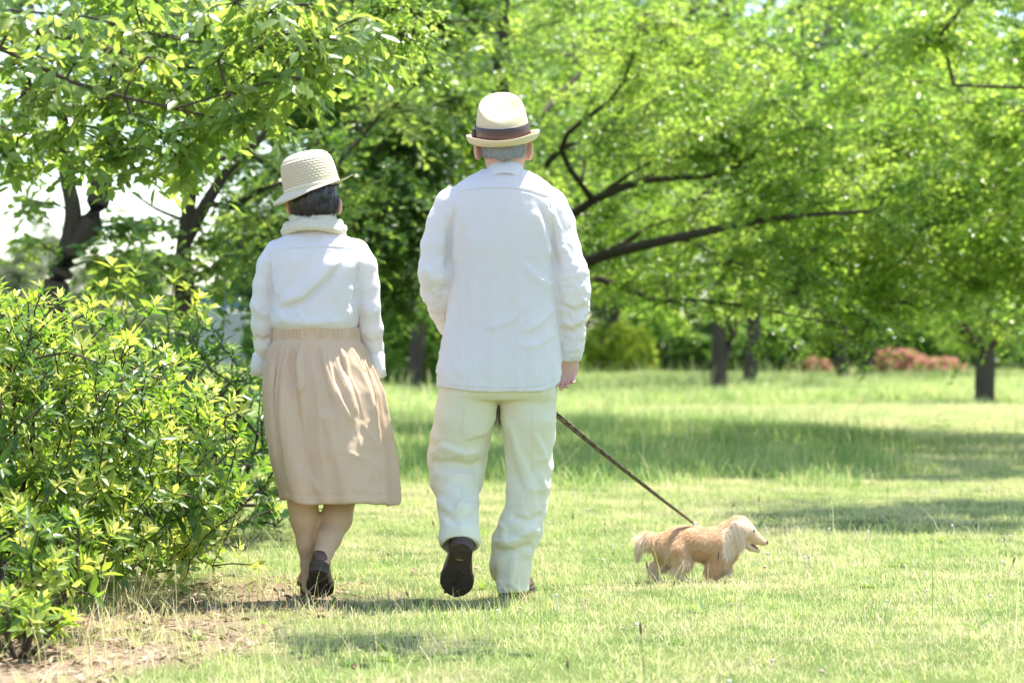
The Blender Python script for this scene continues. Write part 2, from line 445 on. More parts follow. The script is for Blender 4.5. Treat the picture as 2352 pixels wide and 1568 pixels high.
class Skeleton:
    def __init__(self): self.P = []; self.par = []; self.end = []; self.rm = []
    def add(self, pts, par=None, rr=(0, 0)):
        for i, p in enumerate(pts):
            self.P.append(np.array(p, float)); self.par.append(-1 if par is None else par); par = len(self.P) - 1; self.rm.append(rr[0] + (rr[1] - rr[0]) * i / max(1, len(pts) - 1))
        self.end.append(par); return par
    def limb(self, pts, rr=(0, 0), n=10):
        d = [np.linalg.norm(p - pts[0]) for p in self.P]; k = int(np.argmin(d))
        self.add(spline(np.vstack([[self.P[k]], pts[1:]]), n + 1)[1:], k, rr)
    def reach_for(self, c, rng, zmin, sag=.12):
        P = np.array(self.P)
        cost = np.linalg.norm(P - c, axis=1) + .6 * np.maximum(0, P[:, 2] - c[2] + .1) + 5 * (P[:, 2] < zmin)
        k = int(np.argmin(cost)); p = P[k]; L = np.linalg.norm(c - p)
        if L < .05: self.end.append(k); return
        m = int(np.clip(L / .3, 2, 7))
        mid = (p + c) / 2 + A(0, 0, sag * L) + rng.normal(0, .06 * L, 3)
        t = np.linspace(0, 1, m + 1)[1:, None]
        Q = (1 - t) ** 2 * p + 2 * t * (1 - t) * mid + t * t * c
        self.add(Q, k)
    def tubes(self, r0, rmin=.006, n=6, power=.5, flare=1.35):
        P = np.array(self.P); par = np.array(self.par); cnt = np.zeros(len(P))
        for e in self.end: cnt[e] += 1
        for i in range(len(P) - 1, -1, -1):
            if par[i] >= 0: cnt[par[i]] += cnt[i]
        r = np.maximum(rmin, r0 * (cnt / cnt.max()) ** power)
        mx = np.zeros(len(P))
        for i in range(len(P) - 1, -1, -1):
            if mx[i] > 0: r[i] = min(r[i], mx[i] * 1.16 + .0006)
            if par[i] >= 0: mx[par[i]] = max(mx[par[i]], r[i])
        r = np.maximum(r * (1 + (max(1, r0 / r[0]) - 1) * np.clip(r / r[0], 0, 1)), np.array(self.rm))
        main = np.full(len(P), -1); best = np.zeros(len(P))
        for i in range(len(P)):
            if par[i] >= 0 and cnt[i] > best[par[i]]: best[par[i]] = cnt[i]; main[par[i]] = i
        # thin towards each tip
        idx = np.where(par >= 0)[0]; a, b = P[par[idx]], P[idx]
        d = unit(b - a)
        rb = r[idx]; ra = np.where(main[par[idx]] == idx, r[par[idx]], np.minimum(r[par[idx]], r[idx] * 1.15))
        root = par[par[idx]] < 0; ra = np.where(root & (main[par[idx]] == idx), ra * flare, ra)
        nd = d.copy()
        for j, i in enumerate(idx):
            if main[i] >= 0: v = unit(unit(P[main[i]] - P[i]) + d[j]); nd[j] = v
        pd = d.copy(); pos = {i: j for j, i in enumerate(idx)}
        for j, i in enumerate(idx):
            p = par[i]
            if main[p] == i and p in pos: pd[j] = nd[pos[p]]
        ang = np.linspace(0, 2 * np.pi, n, endpoint=False)
        def ring(c, t, rad):
            ref = np.where(np.abs(t[:, 2:3]) > .95, A(1, 0, 0), A(0, 0, 1)); u = unit(np.cross(t, ref)); w = np.cross(t, u)
            return c[:, None] + rad[:, None, None] * (np.cos(ang)[None, :, None] * u[:, None] + np.sin(ang)[None, :, None] * w[:, None])
        V = np.concatenate([ring(a, pd, ra), ring(b, nd, rb)], 1).reshape(-1, 3)
        k = np.arange(n); q = np.stack([k, (k + 1) % n, n + (k + 1) % n, n + k], 1)
        return V, (np.arange(len(idx))[:, None, None] * 2 * n + q[None]).reshape(-1, 4)
def twig_mesh(info, r=.004, seed=0, droop=.2):
    C, d, ln = info; n, M = ln.shape
    P = np.repeat(C, M, 0); E = P + (d * ln[..., None]).reshape(-1, 3); E[:, 2] -= droop * ln.ravel()
    Mid = (P + E) / 2; Mid[:, 2] += droop * ln.ravel() * .25
    d2 = unit(E - P); u = unit(np.cross(d2, A(.3, .2, 1))); w = np.cross(d2, u)
    rr = [r, r * .75, r * .35]; R = []
    for p, q in zip((P, Mid, E), rr):
        for a in (0, 2.094, 4.189): R.append(p + q * (math.cos(a) * u + math.sin(a) * w))
    V = np.stack(R, 1).reshape(-1, 3); b = np.arange(len(P))[:, None] * 9
    return V, np.concatenate([b + [[o + k, o + (k + 1) % 3, o + 3 + (k + 1) % 3, o + 3 + k]] for o in (0, 3) for k in range(3)])
def pads(regions, rng, gap, sub=5, size=.62, thin=.12):
    """flat leafy pads: a few clumps lying side by side, sagging towards the rim"""
    out = []
    for c in fill(regions, rng, gap):
        k = rng.poisson(sub) + 2; a = rng.uniform(0, 6.28, k); r = size * rng.uniform(.75, 1.3) * np.sqrt(rng.uniform(0, 1, k))
        out.append(c + np.stack([r * np.cos(a), r * np.sin(a), thin * rng.normal(0, 1, k) - .28 * r * r / size], 1))
    return np.concatenate(out)
def fill(regions, rng, gap):
    """clump centres inside ellipsoids (centre, radii, count), kept apart by gap"""
    out = []
    for c, r, n, *ex in regions:
        got = 0
        for _ in range(n * 14):
            p = rng.normal(0, 1, 3); p = p / np.linalg.norm(p) * rng.uniform(.15, 1) ** (1 / 2.4)
            q = np.array(c) + p * np.array(r)
            if ex and not ex[0](q): continue
            if out and min(np.sum(((np.array(out) - q) / (1, 1, .6)) ** 2, 1)) < gap * gap: continue
            out.append(q); got += 1
            if got >= n: break
    return np.array(out)
def tree(name, label, group, base, trunk, limbs, C, leafm, barkm, r0, rad=.55, M=12, K=12, L=.055, W=.032, seed=0, flat=.35, droop=.25, power=.5,
         zmin=1.0, sprig=None, lr=None, trr=(0, 0), tilt=.5, twigs=True, near=0, up=.55, cat='tree', extra=None, hide_far=None, sag=.12):
    rng = np.random.default_rng(seed)
    base = np.array(base, float); e = empty(name, base, label, cat, group)
    sk = Skeleton(); sk.add(spline(np.array(trunk, float), max(6, 4 * len(trunk))), rr=trr)
    for i, l in enumerate(limbs): sk.limb(np.array(l, float), (lr or {}).get(i, (0, 0)))
    o = np.argsort(np.linalg.norm(C - np.array(trunk[-1]), axis=1))
    for i in o: sk.reach_for(C[i], rng, zmin, sag)
    bv, bq = sk.tubes(r0, power=power)
    P, D, U, tint, info = spray(C, rad * rng.uniform(.7, 1.25, len(C)) if sprig is None else np.where(np.arange(len(C)) >= len(C) - sprig, .5, 1.0) * rad * rng.uniform(.7, 1.25, len(C)), M, K, rng, flat, droop, up, tilt=tilt)
    parts = [(bv, [bq])]
    if twigs: tv, tq = twig_mesh(info, .0035, droop=droop); parts.append((tv, [tq]))
    V, fl = merge(parts)
    obj('trunk', V, fl, barkm, e)
    n = len(P); ll = L * rng.uniform(.7, 1.25, n); ww = W * rng.uniform(.75, 1.2, n)
    if near:
        leaf_parts(e, P, D, U, ll, ww, tint, leafm, rng, near)
    else:
        V, f = leaves2(P, D, U, ll, ww)
        obj('crown', V, f, leafm, e, smooth=False, attrs={'tint': np.repeat(tint, 4)}, kind='stuff')
    return e
def leaf_parts(e, P, D, U, ll, ww, tint, leafm, rng, near, name='crown', vis=None):
    """the nearest leaves as objects that share six meshes, the rest joined"""
    n = len(P)
    px = P[:, 0] * F / P[:, 1]; pz = (P[:, 2] - H) * F / P[:, 1]
    inside = (np.abs(px) < 1150) & (np.abs(pz) < 760)
    score = np.where(inside, -P[:, 1], -99) if vis is None else np.where(inside, vis, -99)
    if near > n: near = n
    pick = np.argsort(-score)[:near]; rest = np.setdiff1d(np.arange(n), pick)
    V, f = leaves8(P[rest], D[rest], U[rest], ll[rest], ww[rest], curl=rng.uniform(.02, .3, len(rest)))
    obj(name, V, f, leafm, e, smooth=True, attrs={'tint': np.repeat(tint[rest], 8)}, kind='stuff')
    ml, mw = ll.mean(), ww.mean(); kinds = []
    for k in range(6):
        V, f = leaves8(A([0, 0, 0]), A([0, 1, 0]), A([0, 0, 1]), 1.0, mw / ml * (.85 + .06 * k), curl=.04 + .05 * k)
        kinds.append(mesh('leaf', V, f, leafm, True, {'tint': np.full(8, (k + .5) / 6)}))
    base = wloc(e)
    for i in pick:
        d = D[i]; s = unit(np.cross(d, U[i])); u = np.cross(s, d)
        o = bpy.data.objects.new('leaf', kinds[min(5, int(tint[i] * 6))]); COL.objects.link(o); o.parent = e
        Mx = Matrix(np.vstack([np.column_stack([s * ll[i], d * ll[i], u * ll[i], P[i] - base]), [0, 0, 0, 1]]).tolist())
        o.matrix_basis = Mx

BARK = bark_mat('dark bark', (.05, .037, .029), (.19, .15, .12))
BARK2 = bark_mat('grey brown bark', (.06, .045, .035), (.20, .16, .125))
MAPLE = leaf_mat('fresh green small leaves', [(0, (.07, .155, .03)), (.5, (.175, .285, .048)), (1, (.32, .40, .09))],
                 [(0, (.24, .46, .05)), (.5, (.47, .69, .08)), (1, (.66, .81, .15))], .56, .36, .9)
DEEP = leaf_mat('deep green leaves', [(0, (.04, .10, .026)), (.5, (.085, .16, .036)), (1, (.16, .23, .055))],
                [(0, (.10, .24, .025)), (.5, (.22, .40, .035)), (1, (.40, .54, .06))], .47, .36, .7)  # on some trees this dark tone stands in for shade
LIME = leaf_mat('lime green leaves', [(0, (.12, .24, .04)), (.5, (.23, .36, .06)), (1, (.35, .44, .10))],
                [(0, (.30, .54, .05)), (.5, (.52, .72, .09)), (1, (.68, .83, .17))], .58, .36, .9)
CHERRY = leaf_mat('cherry leaves', [(0, (.05, .11, .035)), (.55, (.12, .20, .055)), (1, (.24, .29, .09))],
                  [(0, (.20, .36, .05)), (.5, (.42, .60, .08)), (1, (.62, .70, .14))], .52, .33, .9)
AZALEA = leaf_mat('azalea leaves', [(0, (.055, .12, .022)), (.4, (.14, .235, .035)), (.75, (.29, .36, .06)), (1, (.46, .48, .12))],
                  [(0, (.18, .34, .03)), (.4, (.40, .56, .05)), (.75, (.66, .74, .09)), (1, (.8, .82, .18))], .48, .34, .5)
HAZED = leaf_mat('haze tinted far leaves', [(0, (.09, .12, .06)), (1, (.20, .23, .13))], [(0, (.2, .26, .1)), (1, (.34, .4, .2))], .4, .5, .3)  # distance haze is put into these leaf colours
YELL = leaf_mat('yellow green leaves', [(0, (.22, .30, .03)), (1, (.40, .45, .07))], [(0, (.48, .62, .05)), (1, (.72, .78, .12))], .5, .45, .4)
PINK = leaf_mat('pink blossom', [(0, (.52, .18, .18)), (.36, (.62, .30, .28)), (.46, (.28, .22, .08)), (1, (.09, .13, .03))], [(0, (.62, .25, .24)), (.36, (.68, .36, .33)), (.46, (.4, .4, .1)), (1, (.25, .36, .05))], .4, .5, .3)

def broadleaf(name, label, u, v, R, r0, leafm, seed, n=70, top=8.0, low=2.2, group=None, rad=.75, M=12, K=11, L=.095, W=.055, gap=.75, forks=None, cond=None, bark=None, lean=0.0, sq=1.0):
    y = ground_y(v); x = (u - 1176) * y / F; rng = np.random.default_rng(seed)
    z0 = float(gh(A(x), A(y))[0]) - .05; mid = (low + top) / 2
    C = pads([((x, y, mid), (R, R * sq, (top - low) / 2), n // 3) + ((cond,) if cond else ())], rng, gap * 1.45, 4, .95, .16)
    tr = [(x, y, z0), (x + .06 * rng.normal() + lean * .3, y, 1.1), (x + .12 * rng.normal() + lean * .7, y, low + .5), (x + .2 * rng.normal() + lean, y, mid + .6)]
    return tree(name, label, group, (x, y, z0), tr, forks(x, y) if forks else [], C, leafm, bark or BARK, r0, rad, M, K, L, W, seed + 1, zmin=low * .55, twigs=False)

def trees():
    # big spreading tree right behind the man
    y = ground_y(1000)
    def p(u, v, dy=0): return at(u, v, y + dy)
    b = p(1140, 1000); b[2] = -.05
    rng = np.random.default_rng(5)
    def ok(q):
        u = 1176 + q[0] * F / q[1]; v = 784 - (q[2] - H) * F / q[1]
        if v > 800: return False
        if u < 880: return False
        if 850 < u < 1330 and v > 640: return False
        if u > 1330 and v > 690: return False
        return True
    C = np.concatenate([pads([((1.5, y + .5, 3.3), (4.4, 3.4, 2.0), 46, ok), ((2.6, y - .5, 2.2), (2.8, 2.2, .9), 18, ok), ((2.4, y + .8, 1.8), (2.4, 1.6, .45), 11, ok)], rng, .9, 4, .62)])
    limbs = [
        [p(1150, 690), p(1370, 592, -1.8), p(1560, 545, -3.0), p(1790, 500, -3.7), p(2010, 485, -4.0)],
        [p(1150, 720), p(1345, 640, -1.0), p(1500, 688, -2.0), p(1640, 692, -2.6), p(1930, 745, -3.0)],
        [p(1155, 640), p(1330, 480, -1.4), p(1480, 415, -2.6), p(1650, 400, -3.2), p(1790, 320, -3.5)],
        [p(1158, 560), p(1265, 360, -.4), p(1400, 290, -.9), p(1500, 130, -1.3), p(1600, 20, -1.6)],
        [p(1155, 600), p(1010, 430, .2), p(900, 330, .5), p(760, 280, .9)],
        [p(1155, 480), p(1060, 260, -.7), p(960, 140, -1.2), p(860, 60, -1.6)],
        [p(1152, 420), p(1300, 200, .8), p(1480, 80, 1.6), p(1700, 60, 2.2)],
        [p(1560, 545, -3.0), p(1680, 600, -3.4), p(1800, 640, -3.8)],
        [p(1480, 415, -2.6), p(1600, 330, -3.0), p(1680, 250, -3.2)],
        [p(1340, 480, -1.4), p(1290, 330, -2.4), p(1420, 210, -3.2), p(1470, 60, -3.8)],
        [p(1340, 480, -1.4), p(1500, 370, -2.8), p(1640, 360, -3.4)],
    ]
    K_ = []
    for i, t0 in ((0, .45), (1, .3), (2, .4), (9, .3), (10, .35), (8, .3), (7, .3)):
        q = spline(np.array(limbs[i][1:], float), 30)[int(30 * t0):]
        for a_ in q[:: 4]: K_.append(a_ + rng.normal(0, 1, 3) * A(.16, .2, .13) + A(0, -.05, .12))
        K_.append(q[-1] + A(.25, 0, .02)); K_.append(q[-1] + A(.1, -.1, -.12))
    C = np.concatenate([C, K_])
    tree('spreading_tree', 'large tree with low spreading limbs and small fresh leaves right behind the man', None, b,
         [b, p(1148, 800), p(1158, 560), p(1150, 300), p(1152, 60), p(1160, -250)], limbs, C, MAPLE, BARK2, .14, .42, 16, 16, .047, .032, 11, droop=.25, zmin=1.35, power=.85, trr=(.16, .07), tilt=.8, up=.5, lr={0: (.062, .014), 1: (.036, .01), 2: (.05, .012), 3: (.035, .01), 4: (.03, .008), 6: (.03, .008), 9: (.03, .008), 10: (.022, .007)})
    # lush tree whose trunk stands outside the right edge
    def ok2(q):
        u = 1176 + q[0] * F / q[1]; v = 784 - (q[2] - H) * F / q[1]
        return u > 1760 + .25 * max(0, v) and v < 650
    C = np.concatenate([pads([((4.2, 22.5, 3.0), (2.6, 2.2, 1.5), 32, ok2), ((3.5, 23, 2.5), (1.8, 1.8, .9), 12, ok2), ((3.9, 23.5, 1.7), (1.3, 1.6, .6), 12, ok2)], np.random.default_rng(8), .9, 4, .6), pads([((4.5, 14.2, 5.0), (2.3, 1.0, .3), 22), ((3.4, 19.3, 5.4), (4.4, 2.0, .5), 72)], np.random.default_rng(18), .5, 4, .55)])
    tree('maple_tree', 'lush lime green tree filling the upper right corner, its trunk out of sight', None, (6.6, 21.5, -.05),
         [(6.6, 21.5, -.05), (6.5, 21.5, 1.2), (6.2, 21.5, 2.6), (5.8, 21.5, 4.4)], [[(6.0, 21.5, 3.4), (4.6, 20.6, 4.9), (2.6, 19.8, 5.4), (.6, 19.4, 5.5)], [(6.0, 21.5, 3.4), (5.8, 18, 4.9), (5.0, 14.8, 5.1)], [(6.3, 21.5, 2.2), (5.0, 21.2, 2.9), (3.6, 21, 3.0)], [(6.2, 21.5, 2.6), (5.4, 22.2, 3.4), (4.2, 22.6, 3.7)]],
         C, LIME, BARK2, .10, .42, 15, 13, .06, .04, 21, tilt=.8, up=.5, droop=.45, power=.75)
    # low tree on the right with a short stout trunk
    y4 = ground_y(930); x4 = (2262 - 1176) * y4 / F
    C = fill([((x4 + .1, y4, 1.75), (1.25, 1.2, 1.0), 70), ((x4 - .6, y4 - .2, 2.3), (1.0, 1.0, .7), 25)], np.random.default_rng(9), .3)
    tree('low_tree', 'low round tree with short stout trunk alone on the sunny grass at right', None, (x4, y4, -.05),
         [(x4, y4, -.05), (x4, y4, .35), (x4 + .03, y4, .8), (x4 + .1, y4, 1.5)], [[(x4 + .02, y4, .85), (x4 - .4, y4, 1.15), (x4 - .9, y4, 1.4)], [(x4 + .02, y4, .85), (x4 + .45, y4, 1.2), (x4 + .9, y4, 1.4)]],
         C, LIME, BARK2, .15, .42, 10, 11, .07, .045, 31, zmin=.45, twigs=False)
    # added tree between the couple, shade put into its dark leaf colour
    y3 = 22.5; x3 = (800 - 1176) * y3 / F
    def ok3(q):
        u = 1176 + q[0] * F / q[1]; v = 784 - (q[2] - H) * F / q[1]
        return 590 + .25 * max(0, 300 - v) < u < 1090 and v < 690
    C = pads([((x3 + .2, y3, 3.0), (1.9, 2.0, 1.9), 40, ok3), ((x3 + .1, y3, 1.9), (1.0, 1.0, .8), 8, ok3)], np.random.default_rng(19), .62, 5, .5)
    tree('shaded_leaf_tree', 'added leafy tree, dark for shade, behind the hat and shoulder of the shorter person', None, (x3, y3, -.05),
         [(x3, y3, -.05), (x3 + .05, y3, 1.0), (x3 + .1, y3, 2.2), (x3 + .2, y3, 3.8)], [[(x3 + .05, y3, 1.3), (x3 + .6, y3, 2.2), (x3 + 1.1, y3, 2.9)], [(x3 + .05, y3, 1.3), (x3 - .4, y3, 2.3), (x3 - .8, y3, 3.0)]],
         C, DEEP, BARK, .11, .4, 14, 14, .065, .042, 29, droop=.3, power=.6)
    G = 'trees at the back of the lawn'
    broadleaf('woodland_tree', 'slender dark trunk half hidden by leaves between the woman and the man', 948, 905, 4.4, .15, DEEP, 41, 95, 7.2, 2.3, G, rad=.8)
    broadleaf('woodland_tree', 'straight dark trunk in front of the yellow green shrub right of the man', 1395, 868, 4.6, .23, DEEP, 42, 80, 8.8, 2.7, G, rad=.85, lean=.2)  # deep leaf colour here and next paints dark gaps behind nearer sprays
    broadleaf('woodland_tree', 'two stemmed trunk standing in tall grass right of the centre', 1650, 902, 4.0, .17, DEEP, 43, 85, 9.0, 2.0, G, rad=.75,
              forks=lambda x, y: [[(x, y, .3), (x + .25, y, 1.1), (x + .35, y, 2.0), (x + .8, y + .2, 3.2)]])
    broadleaf('woodland_tree', 'grey straight trunk just right of the two stemmed one', 1718, 890, 4.0, .15, MAPLE, 44, 75, 9.6, 2.4, G, rad=.8, bark=BARK2)
    broadleaf('woodland_tree', 'left one of the pair of trunks before the pink azaleas', 1938, 880, 4.2, .17, DEEP, 45, 80, 9.6, 2.6, G, rad=.85)
    broadleaf('woodland_tree', 'right one of the pair of trunks before the pink azaleas', 1980, 870, 4.6, .2, DEEP, 46, 75, 8.6, 2.9, G, rad=.9)
    broadleaf('woodland_tree', 'lime green tree at the back beyond the low round tree', 2420, 872, 4.8, .2, LIME, 47, 90, 8.6, 2.0, G, rad=.9)
    broadleaf('woodland_tree', 'leafy green tree behind the scarf of the woman', 760, 885, 4.4, .2, DEEP, 48, 85, 9.5, 1.7, G, rad=.85, cond=lambda q: 1176 + q[0] * F / q[1] > 560)
    # cherry trees at left with dark forked trunks
    yl = 17.0
    def pl(u, v, dy=0): return at(u, v, yl + dy)
    def okl(q):
        u = 1176 + q[0] * F / q[1]; v = 784 - (q[2] - H) * F / q[1]
        return v < 140 + .12 * u or (240 < u < 320 and 540 < v < 620)
    C = fill([((-3.1, yl, 2.9), (1.9, 1.7, .95), 46, okl), ((-2.75, yl, 1.55), (.3, .5, .3), 5, okl), ((-3.3, yl + .3, 4.0), (2.2, 2.0, .7), 18)], np.random.default_rng(14), .4)
    S = np.array([pl(*q) for q in ((40, 400), (85, 430), (200, 350), (262, 372), (290, 540), (262, 590), (95, 565), (215, 640))]) + np.random.default_rng(70).normal(0, .06, (8, 3)); C = np.concatenate([C, S])
    b = pl(128, 730); b[2] = -.05
    tree('cherry_tree', 'dark cherry trunk forking in two behind the azalea at far left', 'cherry trees at left', b,
         [b, pl(125, 700), pl(150, 600), pl(168, 490), pl(148, 380), pl(140, 220)], [[pl(158, 590), pl(205, 520), pl(232, 430), pl(238, 330), pl(300, 230)]],
         C, CHERRY, BARK, .088, .42, 9, 9, .09, .045, 51, droop=.35, zmin=1.3, twigs=True, power=.7, trr=(.095, .035), lr={0: (.05, .03)}, tilt=.8, sprig=8)
    yl = 18.2
    def okm(q):
        u = 1176 + q[0] * F / q[1]; v = 784 - (q[2] - H) * F / q[1]
        return v < 150 or (u > 545 and v < 640) or (300 < u < 380 and 540 < v < 640)
    C = fill([((-1.75, yl, 2.8), (1.7, 1.7, 1.0), 44, okm), ((-1.75, yl + .3, 1.75), (.75, .8, .6), 18, okm), ((-2.55, yl - .3, 1.5), (.28, .5, .34), 7, okm), ((-1.9, yl, 4.0), (2.0, 2.0, .7), 14)], np.random.default_rng(15), .38)
    S = np.array([pl(*q) for q in ((310, 505), (365, 530), (390, 600), (320, 640), (480, 560), (510, 610), (470, 650), (390, 380), (530, 500))]) + np.random.default_rng(71).normal(0, .06, (9, 3)); C = np.concatenate([C, S])
    b = pl(428, 760); b[2] = -.05
    tree('cherry_tree', 'dark cherry trunk with raised branches just left of the woman', 'cherry trees at left', b,
         [b, pl(425, 700), pl(420, 600), pl(432, 490), pl(448, 390), pl(470, 300)], [[pl(422, 560), pl(478, 460), pl(530, 385), pl(620, 300)], [pl(448, 400), pl(500, 370), pl(560, 340)], [pl(425, 520), pl(360, 480), pl(300, 440)]],
         C, CHERRY, BARK, .08, .42, 9, 9, .09, .045, 52, droop=.35, zmin=1.2, twigs=True, power=.7, trr=(.085, .03), lr={0: (.055, .025), 1: (.025, .012), 2: (.016, .008)}, tilt=.8, sprig=9)
trees()
def near_foliage():
    # overhanging cherry branch, its trunk left of the frame
    yn = 12.2
    def p(u, v, dy=0): return at(u, v, yn + dy)
    tx, ty = -4.1, 12.5
    limbs = [
        [(tx + .05, ty, 2.0), p(-150, 60, .1), p(0, 110, 0), p(170, 190, -.1), p(400, 250, -.1), p(590, 290, 0)],
        [(tx + .05, ty, 2.0), p(0, 185, .4), p(150, 280, .3), p(330, 370, .3)],
        [(tx + .1, ty, 2.6), p(120, 30, .3), p(330, 75, .2), p(560, 110, 0), p(760, 90, -.1)],
        [(tx + .1, ty, 2.6), p(60, -80, -.3), p(330, -40, -.4), p(560, 0, -.5)],
        [p(400, 250, -.1), p(520, 215, -.2), p(650, 180, -.3)],
        [(tx + .1, ty, 2.9), (-2.4, 10.6, 3.5), (-.6, 9.0, 3.75), (.5, 8.35, 3.65)],
    ]
    uv = [(850, 85, -.1), (795, 100, -.1), (745, 85, 0), (690, 105, -.2), (640, 80, .1), (590, 115, -.1), (715, 140, -.1), (690, 180, -.3), (640, 180, -.2), (585, 170, .1),
          (545, 210, -.2), (600, 225, .2), (655, 225, 0), (590, 255, 0), (550, 270, -.2), (500, 250, .1), (470, 205, .3), (430, 270, -.1), (500, 305, .3), (440, 350, .3), (400, 340, .3),
          (360, 300, 0), (300, 260, -.1), (230, 230, -.1), (330, 205, .3), (250, 310, .3), (180, 290, .2), (120, 240, .2), (60, 210, .1), (20, 260, .3), (90, 310, .4), (150, 350, .4), (230, 360, .3), (40, 340, .5), (-40, 300, .3),
          (300, 350, .3), (30, 150, 0), (100, 130, -.1), (180, 130, .2), (260, 150, 0), (340, 130, -.1), (420, 150, .1), (500, 140, -.2), (390, 80, .2), (300, 70, .1), (210, 60, .3), (120, 50, .2), (40, 40, -.1),
          (470, 60, .1), (550, 60, -.2), (620, 30, -.3), (540, 5, -.4), (440, -10, -.3), (340, -10, -.4), (240, -20, -.2), (140, -30, -.3), (30, -40, -.3), (640, -10, -.4), (700, 10, -.2), (-60, 100, 0), (-80, 200, .2), (20, 380, .5), (190, 385, .4), (310, 385, .3), (425, 390, .3), (410, 220, 0), (250, 200, .1), (310, 20, .2), (160, 190, .1), (380, 190, .1)]
    C = np.array([p(*q) for q in uv]); rng = np.random.default_rng(61)
    C = np.concatenate([C, C[::3] + rng.normal(0, .09, C[::3].shape) + A(0, .3, .02), A(.55, 8.3, 3.6) + rng.normal(0, 1, (9, 3)) * A(.25, .12, .08)])
    tree('cherry_tree', 'cherry branch with large drooping leaves reaching in at the upper left, trunk out of sight', 'cherry trees at left', (tx, ty, -.05),
         [(tx, ty, -.05), (tx + .02, ty, 1.0), (tx + .05, ty, 2.0), (tx + .1, ty, 3.0)], limbs, C, CHERRY, BARK2, .032, .2, 6, 6, .09, .04, 62, flat=.3, droop=.5, zmin=1.9, near=300, up=.75, power=.8, tilt=.85, trr=(.05, .03))
    # small leaved branches mixed in with it
    yn = 13.6
    uv = [(360, 120, 0), (430, 170, .1), (480, 200, 0), (540, 185, -.1), (590, 215, 0), (500, 240, .1), (420, 220, .2), (640, 235, 0), (560, 150, .1), (300, 190, .1), (240, 180, 0), (880, 30, -.6), (905, 65, -.6), (930, 15, -.6), (945, 90, -.6), (860, 0, -.6), (900, -30, -.6), (610, 195, .1), (960, 40, -.6), (180, 90, .2), (120, 180, .2), (40, 120, .1), (60, 280, .3), (200, 280, .2), (460, 270, .1), (380, 250, .1)]
    C = np.array([p(*q) for q in uv]); C = np.concatenate([C, C + rng.normal(0, .1, C.shape)])
    tree('small_leaved_tree', 'thin twigs of tiny pale leaves hanging among the cherry leaves at upper left', None, (-4.4, 14.2, -.05),
         [(-4.4, 14.2, -.05), (-4.4, 14.1, 1.5), (-4.3, 14.0, 2.6), (-4.2, 13.9, 3.4)], [[(-4.3, 14.0, 2.6), p(0, 60, .2), p(300, 130, .1), p(520, 190, 0)], [(-4.2, 13.9, 3.4), p(300, -160, -.3), p(700, -90, -.6), p(900, -20, -.6)]],
         C, LIME, BARK2, .05, .2, 8, 13, .036, .018, 63, flat=.5, droop=.5, zmin=2.0)
near_foliage()

# ------------------------------------------------------------------ shrubs
def sq_shell(c, r, n, rng, e=2.6, inner=.55, cond=None):
    """points in the outer part of a rounded dome, with outward directions"""
    P, O = [], []
    c = np.array(c); r = np.array(r)
    while len(P) < n:
        d = rng.normal(0, 1, 3); d /= (np.abs(d) ** e).sum() ** (1 / e)
        k = rng.uniform(inner ** 3, 1) ** (1 / 3) * (1 + .07 * rng.normal())
        q = c + d * r * k
        if q[2] < .07: continue
        if cond and not cond(q): continue
        o = np.sign(d) * np.abs(d) ** (e - 1) / r; o /= np.linalg.norm(o)
        P.append(q); O.append(o)
    return np.array(P), np.array(O)
def rosettes(C, O, k, rng, L, young=.5):
    n = len(C)
    ax = unit(O * .8 + A(0, 0, .75) + rng.normal(0, .25, (n, 3)))
    ref = unit(np.cross(ax, A(.31, .2, .93))); r2 = np.cross(ax, ref)
    i = np.arange(k); a = i * 2.4 + rng.uniform(0, 6.28, (n, 1)) + rng.normal(0, .2, (n, k))
    lev = i / (k - 1)                                   # 0 = lowest, oldest leaf
    el = np.radians(8 + 58 * lev) + rng.normal(0, .16, (n, k))
    D = np.cos(el)[..., None] * (np.cos(a)[..., None] * ref[:, None] + np.sin(a)[..., None] * r2[:, None]) + np.sin(el)[..., None] * ax[:, None]
    P = C[:, None] - ax[:, None] * ((1 - lev) * .035)[None, :, None]
    U = unit(np.broadcast_to(ax[:, None], D.shape) + rng.normal(0, .15, D.shape))
    ll = L * (1.05 - .45 * lev)[None] * rng.uniform(.75, 1.25, (n, k)) * rng.uniform(.8, 1.15, (n, 1))
    ct = rng.uniform(0, 1, (n, 1))
    tint = np.clip(.12 + .5 * lev[None] * (.4 + ct) + young * (ct - .45) + .12 * rng.normal(0, 1, (n, k)), 0, 1)
    return P.reshape(-1, 3), D.reshape(-1, 3), U.reshape(-1, 3), ll.ravel(), tint.ravel(), ax
def far_apart(c, b): return (c[0] - b[0]) ** 2 + (c[1] - b[1]) ** 2 > .6
